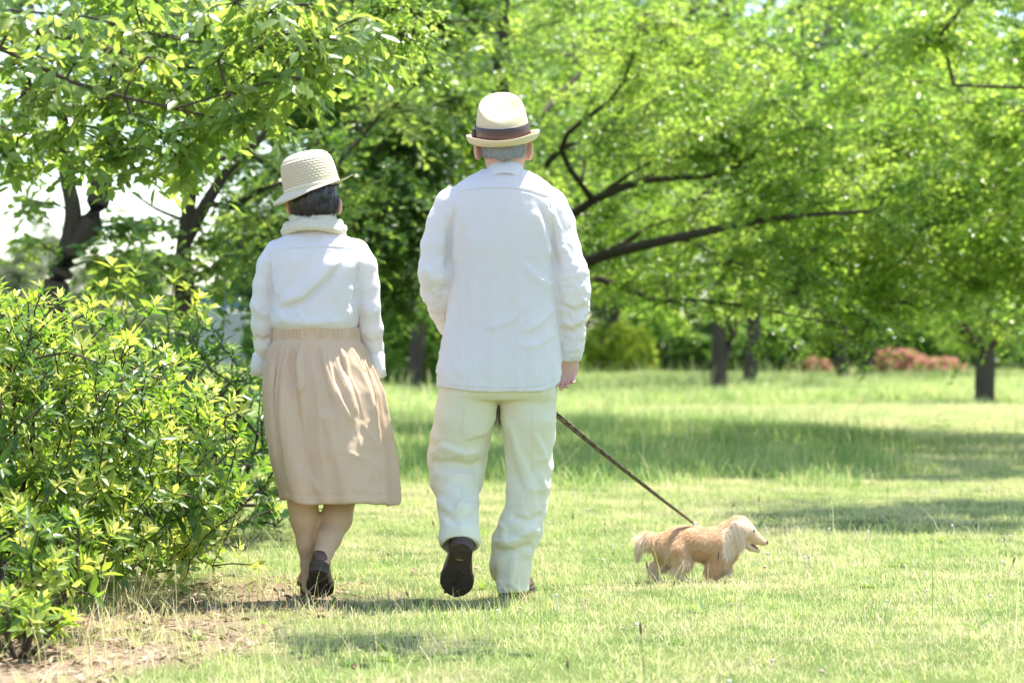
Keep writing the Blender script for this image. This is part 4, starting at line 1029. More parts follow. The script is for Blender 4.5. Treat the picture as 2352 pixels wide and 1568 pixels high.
    for uv, a_, w1, w2 in (
        ([(1062, 441), (1110, 434), (1160, 433), (1205, 438), (1250, 450)], .0045, .004, .02), ([(1060, 445), (1110, 438), (1160, 437), (1205, 442), (1250, 454)], -.004, .004, .004),
        ([(1240, 470), (1262, 520), (1276, 580), (1284, 640)], -.012, .010, .016), ([(1228, 480), (1250, 540), (1268, 600)], .009, .014, .022), ([(1262, 478), (1284, 530), (1292, 590)], .008, .010, .02),
        ([(1052, 470), (1040, 530), (1034, 600), (1034, 640)], -.012, .010, .016), ([(1068, 480), (1056, 540), (1046, 610)], .008, .014, .02), ([(1040, 480), (1022, 530), (1016, 590)], .007, .010, .02),
        ([(1045, 640), (1035, 720), (1020, 800)], .007, .012, .03), ([(1195, 600), (1235, 640), (1276, 660)], .006, .008, .02), ([(1215, 690), (1180, 735), (1110, 760)], .0045, .010, .02), ([(1278, 700), (1240, 745), (1195, 765)], .006, .010, .02), ([(1285, 760), (1240, 790), (1190, 800)], .005, .010, .018),
        ([(1088, 500), (1092, 620), (1084, 760)], .005, .016, .02), ([(1180, 470), (1176, 600), (1186, 720)], .0035, .02, .03), ([(1130, 640), (1138, 760), (1130, 880)], .005, .018, .026), ([(1225, 780), (1228, 880)], .005, .014, .02), ([(1060, 770), (1056, 870)], .005, .014, .02),
        ([(1015, 880), (1060, 888), (1150, 893), (1240, 888), (1280, 872)], -.003, .003, .003), ([(1290, 700), (1320, 716), (1350, 700)], -.010, .009, .014), ([(1288, 688), (1320, 700), (1352, 684)], .007, .010, .018), ([(1290, 735), (1315, 745), (1345, 728)], .008, .009, .014), ([(1288, 752), (1315, 762), (1340, 748)], -.009, .008, .012),
        ([(1292, 560), (1310, 600), (1330, 620)], .006, .009, .016), ([(1300, 640), (1325, 660), (1348, 650)], .005, .009, .018), ([(970, 610), (1000, 640), (1030, 640)], .006, .010, .018), ([(975, 660), (1000, 690), (1026, 690)], -.009, .010, .016), ([(985, 700), (1005, 715), (1026, 712)], .008, .010, .014), ([(1288, 800), (1310, 806), (1336, 800)], .003, .004, .004)):
        V = fold(V, Nn, uv, a_, w1, w2)
    sh = obj('shirt', V, Q, LINEN, e)
    for uv in ([(1050, 446), (1070, 441), (1110, 436), (1160, 435), (1205, 440), (1252, 452), (1262, 456)], [(1262, 462), (1268, 500), (1274, 550), (1282, 600)], [(1046, 462), (1040, 500), (1036, 550), (1034, 600)], [(1022, 876), (1060, 882), (1150, 887), (1240, 882), (1274, 868)]):
        seam(sh, V, uv, LINEN)
    # collar: folded band round the neck, with thickness
    n, prof = 72, [(401, .000, 1), (401.2, .005, 1), (400, .0055, 1), (390, .005, 1), (380, .0035, 1), (371.5, .001, 1), (370.5, .0, 1), (371.5, -.0025, 1), (400, -.012, 1)]
    a = np.linspace(0, 2 * np.pi, n, endpoint=False); V = []
    for v, o, _ in prof:
        k = max(0.0, (v - 371) / 27); rx = .0555 + .030 * k ** 1.3 + o; ry = .064 + .020 * k ** 1.2 + o
        back = (1 - np.sin(a)) / 2
        V.append(np.stack([X9(1161) + rx * np.cos(a), YC - .008 + ry * np.sin(a), Z9(v) - .03 * (1 - back) - .01 * np.abs(np.cos(a)) * k], 1))
    V = np.concatenate(V); obj('collar', V, grid_faces(len(prof), n), LINEN, sh)
    # right cuff band
    c = W3(1311, 815, .033); V, f = tube([W3(1313, 795, .03), W3(1312, 800, .03), W3(1311, 826, .035), W3(1311, 829, .035)], [.0372, .0392, .0372, .033], 28, False)
    V = V + .0012 * vnoise(V * 60, 3)[:, None]; obj('cuff', V, f, LINEN, sh)
    # hat
    hat_c = W3(1156, 320, 0); roll = 4.5; pitch = 13
    a = np.linspace(0, 2 * np.pi, 96, endpoint=False); bk = np.clip(-np.sin(a), 0, 1); fr = np.clip(np.sin(a), 0, 1); sd = np.abs(np.cos(a))
    ridge = .124 - .042 * bk ** 1.2 + .030 * fr
    rx0, ry0 = .0935, .114; V = []
    for t, k in ((0, 1.0), (.15, 1.005), (.3, 1.0), (.5, .965), (.7, .92), (.85, .875), (.95, .82), (1.0, .76)):
        V.append(np.stack([rx0 * k * np.cos(a), ry0 * k * np.sin(a), ridge * t], 1))
    for k, d in ((.70, -.003), (.60, -.011), (.45, -.019), (.3, -.022), (.12, -.021), (.005, -.02)):
        zc = .106 + .048 * np.sin(a) * k * 1.4
        w = (k / .76) ** 2
        V.append(np.stack([rx0 * k * np.cos(a), ry0 * k * np.sin(a), ridge * w + (1 - w) * zc + d * (.6 + .4 * sd)], 1))
    V = np.concatenate(V); V = hat_c + V; V[:, 2] += .0015 * vnoise(V * 30, 8)
    # a soft pinch on both sides of the crown front
    V = rot(rot(V, hat_c, 'X', pitch), hat_c, 'Y', -roll)
    hat = obj('hat', V, grid_faces(14, 96), STRAW, e)
    rim = .021 * bk + .026 * sd ** 2 - .004 * fr; B = []
    for t, o in ((0, 0), (.12, .010), (.35, .020), (.6, .028), (.85, .033), (1, .0355), (1.02, .0345), (.85, .0305), (.55, .024), (.3, .016), (.0, .002)):
        up = rim * t ** 2.2 - .006 * np.sin(np.pi * min(t, 1))
        B.append(np.stack([(rx0 + o) * np.cos(a), (ry0 + o * 1.05) * np.sin(a), up + (.002 if o in (0, .010, .020) else 0)], 1))
    B = hat_c + np.concatenate(B) + A(0, 0, -.004); B = rot(rot(B, hat_c, 'X', pitch), hat_c, 'Y', -roll); obj('brim', B, grid_faces(11, 96), STRAW, hat)
    Bd = []
    for h, o in ((.008, .0015), (.009, .004), (.024, .0045), (.038, .0036), (.053, .0040), (.054, .001)):
        Bd.append(np.stack([(rx0 + o) * np.cos(a), (ry0 + o) * np.sin(a), h + .002 * sd + .001 * vnoise(np.stack([a * 3, a * 0 + h * 200, a * 0], 1), 2)], 1))
    Bd = rot(rot(hat_c + np.concatenate(Bd), hat_c, 'X', pitch), hat_c, 'Y', -roll); obj('hat_band', Bd, grid_faces(6, 96), BAND, hat)
    bow, f = tube([hat_c + A(-.099, -.02, .006), hat_c + A(-.101, -.02, .025), hat_c + A(-.097, -.02, .045)], [.008, .010, .008], 12, True); obj('bow', rot(rot(bow, hat_c, 'X', pitch), hat_c, 'Y', -roll), f, BAND, hat)
    # shoes: left one lifted on its toe with the sole towards the viewer, right one flat
    hl = W3(1065, 1232, -.175)
    shoe(e, hl, W3(1040, 1380, .02) - hl, A(.05, .75, .55), .98, LEATHER, RUBBER, 1.28)
    shoe(e, W3(1168, 1385, .035) + A(0, 0, .022), A(.16, 1, 0), A(0, 0, 1), 1.0, LEATHER, RUBBER, 1.25)
    return lw

def woman():
    e = empty('person', (X9(735), YC, 0), 'shorter person in white blouse, beige gathered skirt and crochet hat beside the azalea', 'person', 'couple walking on the grass')
    fl = Field((-.96, 8.74, -.02), (-.42, 9.4, 1.56), .0065)
    hc = W3(722, 446, 0)
    head(fl, hc, .95)
    fl.chain(ch([(722, 475, -.005, .048), (724, 545, .0, .048)]), .03)
    fl.loft(rows([(548, 668, 780, .06), (580, 635, 820, .085), (690, 645, 808, .095), (760, 640, 812, .1), (880, 630, 850, .12), (950, 640, 845, .11)]), .03)
    lw = W3(612, 835, .13); rw = W3(855, 838, .12)
    fl.chain(ch([(640, 590, 0, .032), (604, 710, .012, .024)]) + [(*lw, .018)], .03); hand(fl, lw, A(.4, -.2, -.6), A(.9, .2, .3), A(.5, .9, -.2), .5, .88)
    fl.chain(ch([(818, 590, 0, .032), (849, 710, .005, .024)]) + [(*rw, .018)], .03); hand(fl, rw, A(-.4, -.2, -.6), A(-.9, .2, .3), A(-.5, .9, -.2), .5, .88)
    fl.chain(ch([(700, 930, 0, .085), (695, 1110, .0, .053), (695, 1150, 0, .0505), (700, 1190, -.008, .048), (706, 1250, 0, .034), (708, 1300, .02, .0255), (708, 1350, .03, .026)]), .02)
    fl.chain(ch([(790, 930, 0, .085), (783, 1110, .04, .054), (779, 1150, .03, .0515), (774, 1190, 0, .051), (757, 1235, -.05, .041), (748, 1262, -.085, .031), (742, 1292, -.12, .027)]), .02)
    V, Q = fl.mesh(2)
    b = obj('body', V, Q, SKIN, e); b.data.materials.append(LEGS)
    zc = V[Q].mean(1)[:, 2]; b.data.polygons.foreach_set('material_index', (zc < .6).astype(np.int32))
    eyes(e, hc, .95)
    # hair
    fl = Field(hc - A(.14, .16, .15), hc + A(.14, .16, .15), .005)
    fl.ell(hc + A(0, -.01, -.012), (.084, .100, .085), .02); fl.ell(hc + A(-.002, -.045, -.042), (.070, .056, .05), .03)
    fl.cut(lambda x, y, z: z - (Z9(434) - .004 + .231 * (x - X9(717)) + .0 * y))
    fl.cut(lambda x, y, z: np.maximum(Z9(496) - z, y - (hc[1] + .02 - np.maximum(0, hc[2] - z) * .5 + .04 * (x > hc[0]) * (z > hc[2] - .035))))
    V, Q = fl.mesh(2); Nn = normals(V, Q); V = wrinkles(V, Nn, .004, 40, (1, 1, .5), 5)
    hr = obj('hair', V, Q, DARKHAIR, e); rng = np.random.default_rng(4)
    P, Nn = surf_sample(V, Q, 6000, rng); k = P[:, 2] < hc[2] - .025 + .25 * (P[:, 0] - hc[0]); P, Nn = P[k], Nn[k]
    V, f = hair_strands(P, Nn, np.stack([.5 * np.sin(P[:, 0] * 60), 0 * P[:, 0], -np.ones(len(P))], 1), rng.uniform(.012, .026, len(P)), rng, .0009, .10)
    obj('strands', V, f, DARKHAIR, hr, kind='stuff')
    # blouse
    fl = Field((-.98, 8.8, .74), (-.40, 9.3, 1.34), .005)
    fl.loft(rows([(514, 694, 756, .062), (524, 684, 766, .067), (533, 668, 782, .073), (543, 650, 797, .082), (558, 630, 822, .094), (578, 616, 838, .106), (610, 615, 846, .116), (640, 619, 838, .12), (690, 627, 826, .121), (722, 622, 823, .124), (742, 622, 822, .124), (753, 630, 817, .115), (764, 645, 808, .09)]), .02, 2.4)
    fl.chain(ch([(640, 582, 0, .051), (622, 612, 0, .048), (607, 655, 0, .0385), (602, 700, .01, .039), (602, 745, .03, .041), (604, 790, .07, .0385), (608, 830, .11, .033), (609, 840, .12, .031)]), .012)
    fl.chain(ch([(816, 582, 0, .051), (834, 612, 0, .048), (845, 655, 0, .0385), (849, 705, .0, .0375), (852, 755, .02, .039), (855, 800, .06, .037), (856, 835, .1, .034)]), .012)
    V, Q = fl.mesh(2); Nn = normals(V, Q)
    u_ = 1176 + V[:, 0] * F / D0; v_ = 784 - (V[:, 2] - H) * F / D0
    arm = np.maximum(sstep(826, 842, u_), sstep(630, 614, u_)) * sstep(590, 650, v_)
    V = wrinkles(V, Nn, .003, 14, (1, 1, .8), 51, arm); V = wrinkles(V, Nn, .0022, 8, (1, 1, .7), 52, 1 - arm); V = wrinkles(V, Nn, .0008, 28, (1, 1, 1), 53)
    for uv, a_, w1, w2 in (
        ([(652, 572), (700, 568), (760, 566), (800, 570)], .004, .004, .02), ([(652, 576), (700, 572), (760, 570), (800, 574)], -.0035, .0035, .004),
        ([(790, 590), (752, 640), (700, 684), (640, 706)], .016, .008, .04), ([(782, 615), (745, 658), (700, 694), (645, 716)], -.010, .010, .014), ([(640, 610), (680, 590), (730, 585)], .004, .012, .03), ([(815, 600), (790, 640), (770, 700)], .005, .014, .03), ([(700, 590), (664, 640), (634, 690)], .006, .014, .026),
        ([(620, 600), (622, 640), (632, 690)], -.010, .008, .012), ([(832, 600), (824, 650), (818, 700)], -.010, .008, .012), ([(812, 650), (800, 700), (816, 735)], .008, .010, .02), ([(640, 730), (700, 742), (800, 735)], .006, .014, .018), ([(690, 712), (710, 740), (705, 755)], .005, .008, .014), ([(760, 715), (770, 745)], .005, .008, .014), ([(650, 715), (655, 745)], .005, .008, .012), ([(800, 710), (806, 745)], .006, .008, .012),
        ([(580, 690), (600, 720), (624, 725)], .005, .009, .016), ([(582, 770), (600, 785), (628, 770)], -.007, .008, .012), ([(830, 690), (850, 720), (872, 715)], .004, .009, .016), ([(830, 770), (850, 790), (876, 780)], -.005, .008, .014)):
        V = fold(V, Nn, uv, a_, w1, w2)
    bl = obj('blouse', V, Q, COTTON, e)
    for uv in ([(634, 576), (660, 573), (700, 570), (760, 568), (800, 571), (824, 576)], [(622, 574), (625, 610), (630, 650)], [(832, 572), (828, 610), (822, 650)]): seam(bl, V, uv, COTTON)
    # turned back cuffs, open at the end
    for cs in ([(603, 812, .085, .036), (600, 816, .09, .042), (597, 840, .10, .043), (593, 863, .105, .036), (594, 862, .105, .030), (600, 830, .1, .03)],
               [(857, 812, .05, .036), (859, 818, .05, .041), (862, 845, .06, .043), (865, 866, .065, .042), (865, 865, .065, .036), (860, 830, .06, .03)]):
        c = ch(cs); V, f = tube([p[:3] for p in c], [p[3] for p in c], 36, False, .8)
        V = V + .004 * vnoise(V * 22, 9)[:, None] * A(1, 1, .3); obj('cuff', V, f, COTTON, bl)
    # scarf wound twice round the neck
    fl = Field((-.84, 8.84, 1.24), (-.54, 9.18, 1.40), .004)
    a = np.linspace(0, 2 * np.pi, 40)
    for v, r, rad, tl in ((502, .065, .0105, .008), (508, .075, .0105, -.004), (515, .086, .010, .005), (522, .095, .0095, -.003), (529, .101, .009, .003), (534, .102, .008, 0)):
        pts = [(X9(722) + r * math.cos(t) + .002 * math.sin(5 * t), YC - .004 + r * .95 * math.sin(t), Z9(v) + tl * math.cos(t) - .012 * math.sin(t) + .004 * math.sin(3 * t + v), rad * (1 + .12 * math.sin(4 * t + v))) for t in a]
        fl.chain(pts, .006)
    V, Q = fl.mesh(1); Nn = normals(V, Q); V = wrinkles(V, Nn, .0034, 34, (.45, .45, 2.6), 15); V = wrinkles(V, Nn, .0016, 75, (1.6, 1.6, .8), 16)
    obj('scarf', V, Q, cloth_mat('cream crinkled scarf', (.74, .68, .55), (260, 260, 500), .15, None, .08, .6), e)
    # skirt: gathered into an elastic waistband
    prof = [(750, 632, 821, .112), (754, 630, 823, .114), (776, 630, 825, .115), (782, 627, 829, .118), (800, 617, 838, .130), (840, 606, 855, .150), (900, 603, 880, .168), (960, 607, 890, .176), (1000, 611, 896, .180), (1070, 625, 909, .187), (1110, 634, 911, .188), (1151, 645, 914, .191)]
    pv = np.array(prof); m, n = 110, 420
    vv = np.concatenate([np.linspace(750, 800, 30), np.linspace(803, 1151, m - 30)])
    a = np.linspace(0, 2 * np.pi, n, endpoint=False); rng = np.random.default_rng(12)
    ph = a + .10 * np.sin(3 * a + 1) + .07 * np.sin(7 * a + 2.2) + .04 * np.sin(13 * a)
    ampv = .55 + .45 * np.sin(5 * a + .7) * np.cos(2 * a)
    V = []
    for v in vv:
        ul, ur, ry = (np.interp(v, pv[:, 0], pv[:, k]) for k in (1, 2, 3))
        cx, rx = (ul + ur) / 2, (ur - ul) / 2 * D0 / F
        k1 = float(sstep(778, 812, v)) * float(np.exp(-max(0, v - 815) / 110.)) ; k2 = float(sstep(820, 1000, v)); kw = float(sstep(752, 758, v)) * float(sstep(782, 774, v))
        drift = ph + .0010 * (v - 780) * np.sin(2 * a + .5)
        g = (1 - np.abs(np.sin(15 * drift)) ** .8 * 2) * .013 * k1 * ampv
        g = g + (1 - 2 * np.abs(np.sin(7.5 * drift + .4)) ** .9) * .011 * float(sstep(800, 850, v)) * float(np.exp(-max(0, v - 850) / 170.)) * ampv[::-1]
        g = g + (.012 * np.sin(5 * ph + .8) + .007 * np.sin(9 * ph + 2)) * k2 + kw * .0032 * np.sin(44 * ph) + (.0022 if 751 < v < 779 else 0) - (.004 if v > 1149 else 0)
        hem = -.004 * float(sstep(1128, 1130, v)) * float(sstep(1133, 1131, v)) 
        zz = Z9(v) - .006 * np.cos(a) * k2 + .006 * np.sin(4 * ph) * k2
        V.append(np.stack([X9(cx) + (rx + g + hem) * np.cos(a), YC + (ry + g + hem) * np.sin(a), zz], 1))
    V = np.concatenate(V); Q = grid_faces(len(vv), n)[:, ::-1]; Nn = normals(V, Q)
    if (Nn[:, 1] * (V[:, 1] - YC)).mean() < 0: Q = Q[:, ::-1]; Nn = -Nn
    v_ = 784 - (V[:, 2] - H) * F / D0
    V = wrinkles(V, Nn, .0020, 16, (1, 1, .6), 61, sstep(820, 900, v_)); V = wrinkles(V, Nn, .0016, 34, (1, .8, 1.2), 62, sstep(900, 1000, v_) * sstep(-.70, -.52, V[:, 0]))
    for uv, a_, w1, w2 in (([(756, 790), (772, 880), (810, 955), (826, 970)], .011, .007, .02), ([(790, 790), (806, 880), (830, 960)], .010, .007, .018), ([(700, 800), (706, 880), (690, 905)], .009, .008, .02), ([(822, 800), (850, 890), (868, 960)], .007, .007, .016), ([(760, 930), (772, 1010), (764, 1060)], .007, .012, .05), ([(690, 1060), (730, 1100), (740, 1130)], .006, .010, .04), ([(830, 960), (860, 1000), (880, 1040)], .005, .006, .012), ([(800, 1030), (850, 1050), (890, 1080)], .004, .006, .012), ([(640, 820), (632, 950), (640, 1080)], .010, .010, .02)):
        V = fold(V, Nn, uv, a_, w1, w2)
    sk = obj('skirt', V, Q, BEIGE, e)
    mo = sk.modifiers.new('cloth', 'SOLIDIFY'); mo.thickness = .003; mo.offset = -1
    # crochet hat
    c = W3(717, 434, 0); a = np.linspace(0, 2 * np.pi, 120, endpoint=False); V = []
    rws = 13; sub = 6; prof = [(-.004, .0975), (.03, .0975), (.06, .0955), (.085, .092), (.102, .087), (.115, .077), (.125, .061), (.130, .040), (.132, .02), (.1325, .002)]
    pr = np.array(prof); s = np.concatenate([[0], np.cumsum(np.hypot(np.diff(pr[:, 0]), np.diff(pr[:, 1])))]); t = np.linspace(0, s[-1], 150)
    hh, rr = np.interp(t, s, pr[:, 0]), np.interp(t, s, pr[:, 1])
    nh = np.gradient(rr, t); nr = np.gradient(hh, t); NR = 21
    for i in range(150):
        row = t[i] / s[-1] * NR; st = a * 38 + (int(row) % 2) * math.pi
        kn = .0020 * (np.abs(math.sin(math.pi * row)) ** .6 - .5) + .0016 * np.cos(st) * math.sin(math.pi * row) ** 2
        kn = kn * (1 if t[i] > .012 else 0)
        V.append(np.stack([(rr[i] + nr[i] * kn) * np.cos(a), (rr[i] * 1.174 + nr[i] * kn) * np.sin(a), hh[i] - nh[i] * kn + 0 * a + .006 * (rr[i] / .09) * np.sin(a) * (hh[i] > .1)], 1))
    V = rot(c + np.concatenate(V), c, 'Y', -13)
    CRO, nt, out = mat_new('cream crochet straw'); geo = noise(nt, coords(nt), 160, 3)
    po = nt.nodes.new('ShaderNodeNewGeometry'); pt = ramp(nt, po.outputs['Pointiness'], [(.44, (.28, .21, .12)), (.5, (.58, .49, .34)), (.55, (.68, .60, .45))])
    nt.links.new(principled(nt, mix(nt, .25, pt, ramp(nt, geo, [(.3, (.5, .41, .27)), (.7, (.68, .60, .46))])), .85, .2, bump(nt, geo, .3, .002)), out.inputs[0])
    hat = obj('hat', V, grid_faces(150, 120), CRO, e)
    bk = np.clip(-np.sin(a), 0, 1); lf = np.clip(-np.cos(a), 0, 1); rt = np.clip(np.cos(a), 0, 1); B = []
    for tt, o in ((0, .001), (.15, .006), (.4, .018), (.7, .032), (1, .046), (1.02, .045), (.7, .0295), (.4, .0155), (.15, .0035), (0, -.002)):
        w = 1.12 - .72 * bk ** 2
        B.append(np.stack([(.0975 + o * w) * np.cos(a), (.1145 + o * w) * np.sin(a), -.020 * bk * min(tt, 1) ** .8 + (-.030 * lf + .014 * rt) * min(tt, 1) ** 1.6 + .004], 1))
    B = rot(c + np.concatenate(B), c, 'Y', -13); obj('brim', B, grid_faces(10, 120), cloth_mat('pale woven brim', (.70, .62, .48), (400, 400, 400), .12, None, .06, .4), hat)
    Bd = [np.stack([(.0975 + o) * np.cos(a), (.1145 + o) * np.sin(a), h + 0 * a], 1) for h, o in ((.002, .001), (.003, .003), (.013, .003), (.0145, .0005))]
    obj('hat_band', rot(c + np.concatenate(Bd), c, 'Y', -13), grid_faces(4, 120), cloth_mat('pale ribbon', (.72, .65, .52), (600, 600, 100), .05, None, .03, .2), hat)
    # shoes
    hl = W3(740, 1286, -.155)
    shoe(e, hl, W3(731, 1376, .06) - hl, A(.08, .6, .8), .86, LEATHER, RUBBER, 1.2, .03)
    shoe(e, W3(706, 1372, .04) + A(0, 0, .03), A(-.08, 1, 0), A(0, 0, 1), .80, TANLEATHER, RUBBER, 1.1, .03)
LEASH_HAND = man()
woman()

# ------------------------------------------------------------------ dog
YD = 9.75; DK = .2014
def dp(cx, cy, dy=0.0): return at(1378 + cx * DK, 1091 + cy * DK, YD) + A(0, dy, 0)
def dog():
    e = empty('dog', (.698, YD, 0), 'small cream and tan long haired dachshund trotting through the lawn on a leash', 'dog')
    fl = Field((.42, 9.6, -.02), (1.02, 9.9, .32), .004)
    def c(lst, k=.02): fl.chain([(*dp(x, y, dy), r) for x, y, dy, r in lst], k)
    c([(760, 800, 0, .046), (900, 760, 0, .05), (1080, 765, 0, .052), (1340, 800, 0, .058), (1440, 850, 0, .045)], .03)
    c([(1400, 760, 0, .05), (1500, 670, 0, .041), (1580, 600, 0, .038)], .03)
    c([(1605, 590, 0, .042), (1690, 650, 0, .029), (1765, 712, 0, .0205), (1865, 765, 0, .0135)], .015)
    c([(1640, 750, 0, .022), (1720, 825, 0, .012), (1805, 862, 0, .008)], .008)
    c([(1370, 900, -.035, .03), (1290, 1020, -.036, .021), (1250, 1110, -.036, .014), (1232, 1190, -.036, .012), (1262, 1222, -.036, .012)], .015)
    c([(1420, 920, .03, .028), (1440, 1050, .034, .019), (1360, 1130, .034, .013), (1330, 1180, .034, .012)], .015)
    c([(870, 850, -.03, .046), (950, 970, -.036, .027), (880, 1060, -.036, .015), (930, 1150, -.036, .012), (975, 1200, -.036, .012)], .015)
    c([(760, 860, .03, .04), (740, 980, .036, .024), (640, 1060, .036, .015), (640, 1160, .036, .012), (670, 1205, .036, .012)], .015)
    c([(690, 740, 0, .024), (580, 715, 0, .019), (480, 745, .0, .015), (432, 850, 0, .010), (425, 960, 0, .006)], .015)
    for s in (-1, 1):
        fl.ell(dp(1550, 670, s * .040), (.024, .008, .056), .006, np.array(Matrix.Rotation(math.radians(-14), 3, 'Y')))
    V, Q = fl.mesh(2)
    FUR = leaf_mat('dog fur', [(0, (.66, .36, .17)), (.5, (.80, .55, .33)), (1, (.89, .78, .62))], [(0, (.7, .42, .22)), (1, (.85, .72, .55))], .22, .6, .3)
    def px(P): return (1176 + (P[:, 0]) * F / YD - 1378) / DK, (784 - (P[:, 2] - H) * F / YD - 1091) / DK
    def tintf(P):
        x, y = px(P)
        t = .36 + .24 * fbm(P * 30, 6, 2)
        t = t + .45 * sstep(850, 1000, y) * sstep(1250, 1100, x) + .5 * sstep(620, 520, x) + .55 * ((x > 1400) & (x < 1690) & (np.abs(P[:, 1] - YD) > .034) & (y < 900)) + .35 * sstep(860, 960, y) * sstep(1300, 1500, x) + .3 * sstep(1620, 1700, x) + .25 * (np.exp(-((x - 720) ** 2 + (y - 840) ** 2) / 90. ** 2))
        return np.clip(t, 0, 1)
    obj('body', V, Q, FUR, e, attrs={'tint': tintf(V)})
    rng = np.random.default_rng(17)
    P, Nn = surf_sample(V, Q, 62000, rng); x, y = px(P)
    flow = np.tile(A(-1, 0, -.55), (len(P), 1))
    down = sstep(820, 1000, y); flow += down[:, None] * A(.3, 0, -1.2)
    ear = (x > 1420) & (x < 1660) & (np.abs(P[:, 1] - YD) > .034) & (y < 880); flow[ear] = A(.25, 0, -1)
    face = x > 1660; flow[face] = A(-1, 0, -.2)
    tail = x < 620; flow[tail] = A(-.35, 0, -1)
    flow += .25 * np.stack([vnoise(P * 45, 1), vnoise(P * 45, 2), vnoise(P * 45, 3)], 1)
    L = np.full(len(P), .018) + .022 * down * (y < 1060) * (x < 1500); L[ear] = .030; L[face] = .004; L[(x > 1600) & ~ear & ~face] = .008
    L[tail] = .042 * sstep(420, 480, x[tail]) + .014 ; L[y > 1060] = .006
    L = L + .014 * ((x > 1420) & (x < 1600) & (y > 880)) + .012 * ((x > 560) & (x < 800) & (y > 780) & (y < 1000))
    L = L * rng.uniform(.6, 1.2, len(P))
    Vs, f = hair_strands(P, Nn, flow, L, rng, np.where(face, .0004, .0006), np.where(ear | tail, .08, .32)[:, None])
    t = np.clip(tintf(P) + .16 * rng.normal(0, 1, len(P)), 0, 1)
    obj('fur', Vs, f, FUR, e, attrs={'tint': np.repeat(t, 5)}, kind='stuff')
    NOSE = plain_mat('dark nose', (.05, .035, .035), .35, .5); MOUTH = plain_mat('dark pink mouth', (.20, .06, .06), .4, .5)
    V, f = ball(dp(1893, 764), (.009, .009, .0085)); obj('nose', V, f, NOSE, e)
    for s in (-1, 1): V, f = ball(dp(1742, 634, s * .0195), .0078); obj('eye', V, f, EYE, e)
    V, f = tube([dp(1668, 752), dp(1735, 805), dp(1800, 838)], [.015, .0125, .006], 10, True, .75); obj('mouth', V, f, MOUTH, e)
    hx, f = tube([dp(1338, 855, -.068), dp(1334, 900, -.070), dp(1326, 950, -.064)], .005, 8, True, .4); obj('harness_strap', hx, f, BAND, e)
dog()
def leash():
    a = LEASH_HAND + A(.055, .035, -.03); b = dp(1060, 545, 0)
    e = empty('dog_leash', tuple(b), 'dark brown dotted leash strap running from the hand down to the dog', 'leash')
    m, nt, out = mat_new('dotted webbing'); v = nt.nodes.new('ShaderNodeTexVoronoi'); v.inputs['Scale'].default_value = 130; v.inputs['Randomness'].default_value = .25
    nt.links.new(coords(nt), v.inputs['Vector'])
    cc = ramp(nt, v.outputs['Distance'], [(.28, (.55, .47, .42)), (.36, (.055, .035, .035))]); nt.links.new(principled(nt, cc, .6, .4), out.inputs[0])
    t = np.linspace(0, 1, 40)[:, None]; P = a + (b - a) * t + A(0, 0, -.03) * np.sin(np.pi * t) * 0.4
    d = unit(b - a); tw = np.linspace(.15, 1.25, 40)
    n0 = unit(np.cross(d, A(0, 1, 0))); n1 = np.cross(d, n0)
    wv = np.cos(tw)[:, None] * n0 + np.sin(tw)[:, None] * n1; nn = np.cross(wv, d)
    w, th = .011, .0014
    V = np.concatenate([P + wv * w + nn * th, P - wv * w + nn * th, P - wv * w - nn * th, P + wv * w - nn * th]).reshape(4, 40, 3).transpose(1, 0, 2).reshape(-1, 3)
    obj('strap', V, grid_faces(40, 4), m, e, smooth=False)
    ring = plain_mat('nickel', (.62, .6, .56), .25, .5, Metallic=1.0)
    c2 = dp(1115, 605); V, f = tube([b, b + (c2 - b) * .35, b + (c2 - b) * .7, c2], [.0075, .005, .006, .004], 10); obj('clasp', V, f, ring, e)
    an = np.linspace(0, 2 * np.pi, 17); R = [c2 + .008 * A(math.cos(t), 0, math.sin(t)) for t in an]; V, f = tube(R, .0017, 6, False); obj('ring', V, f, ring, e)
leash()
# ------------------------------------------------------------------ grass and litter: scattered patches of real blades
GRASS = leaf_mat('lawn grass', [(0, (.80, .62, .43)), (.3, (.70, .63, .34)), (.55, (.44, .53, .16)), (1, (.13, .26, .07))],
                 [(0, (.8, .68, .4)), (.3, (.7, .7, .3)), (.55, (.56, .66, .18)), (1, (.24, .44, .10))], .45, .5, .4)
def vary(m):
    """drift of the whole sward between drier and greener over a metre or so"""
    nt = m.node_tree
    a = [n for n in nt.nodes if n.type == 'ATTRIBUTE'][0]
    g = nt.nodes.new('ShaderNodeNewGeometry'); n = noise(nt, g.outputs['Position'], 1.3, 5, .65)
    mm = N(nt, 'ShaderNodeMath', operation='MULTIPLY_ADD'); mm.inputs[1].default_value = 1.9; mm.inputs[2].default_value = -.95
    nt.links.new(n, mm.inputs[0]); ad = N(nt, 'ShaderNodeMath', operation='ADD'); nt.links.new(a.outputs['Fac'], ad.inputs[0]); nt.links.new(mm.outputs[0], ad.inputs[1])
    for r in [x for x in nt.nodes if x.type == 'VALTORGB']: nt.links.new(ad.outputs[0], r.inputs[0])
vary(GRASS)
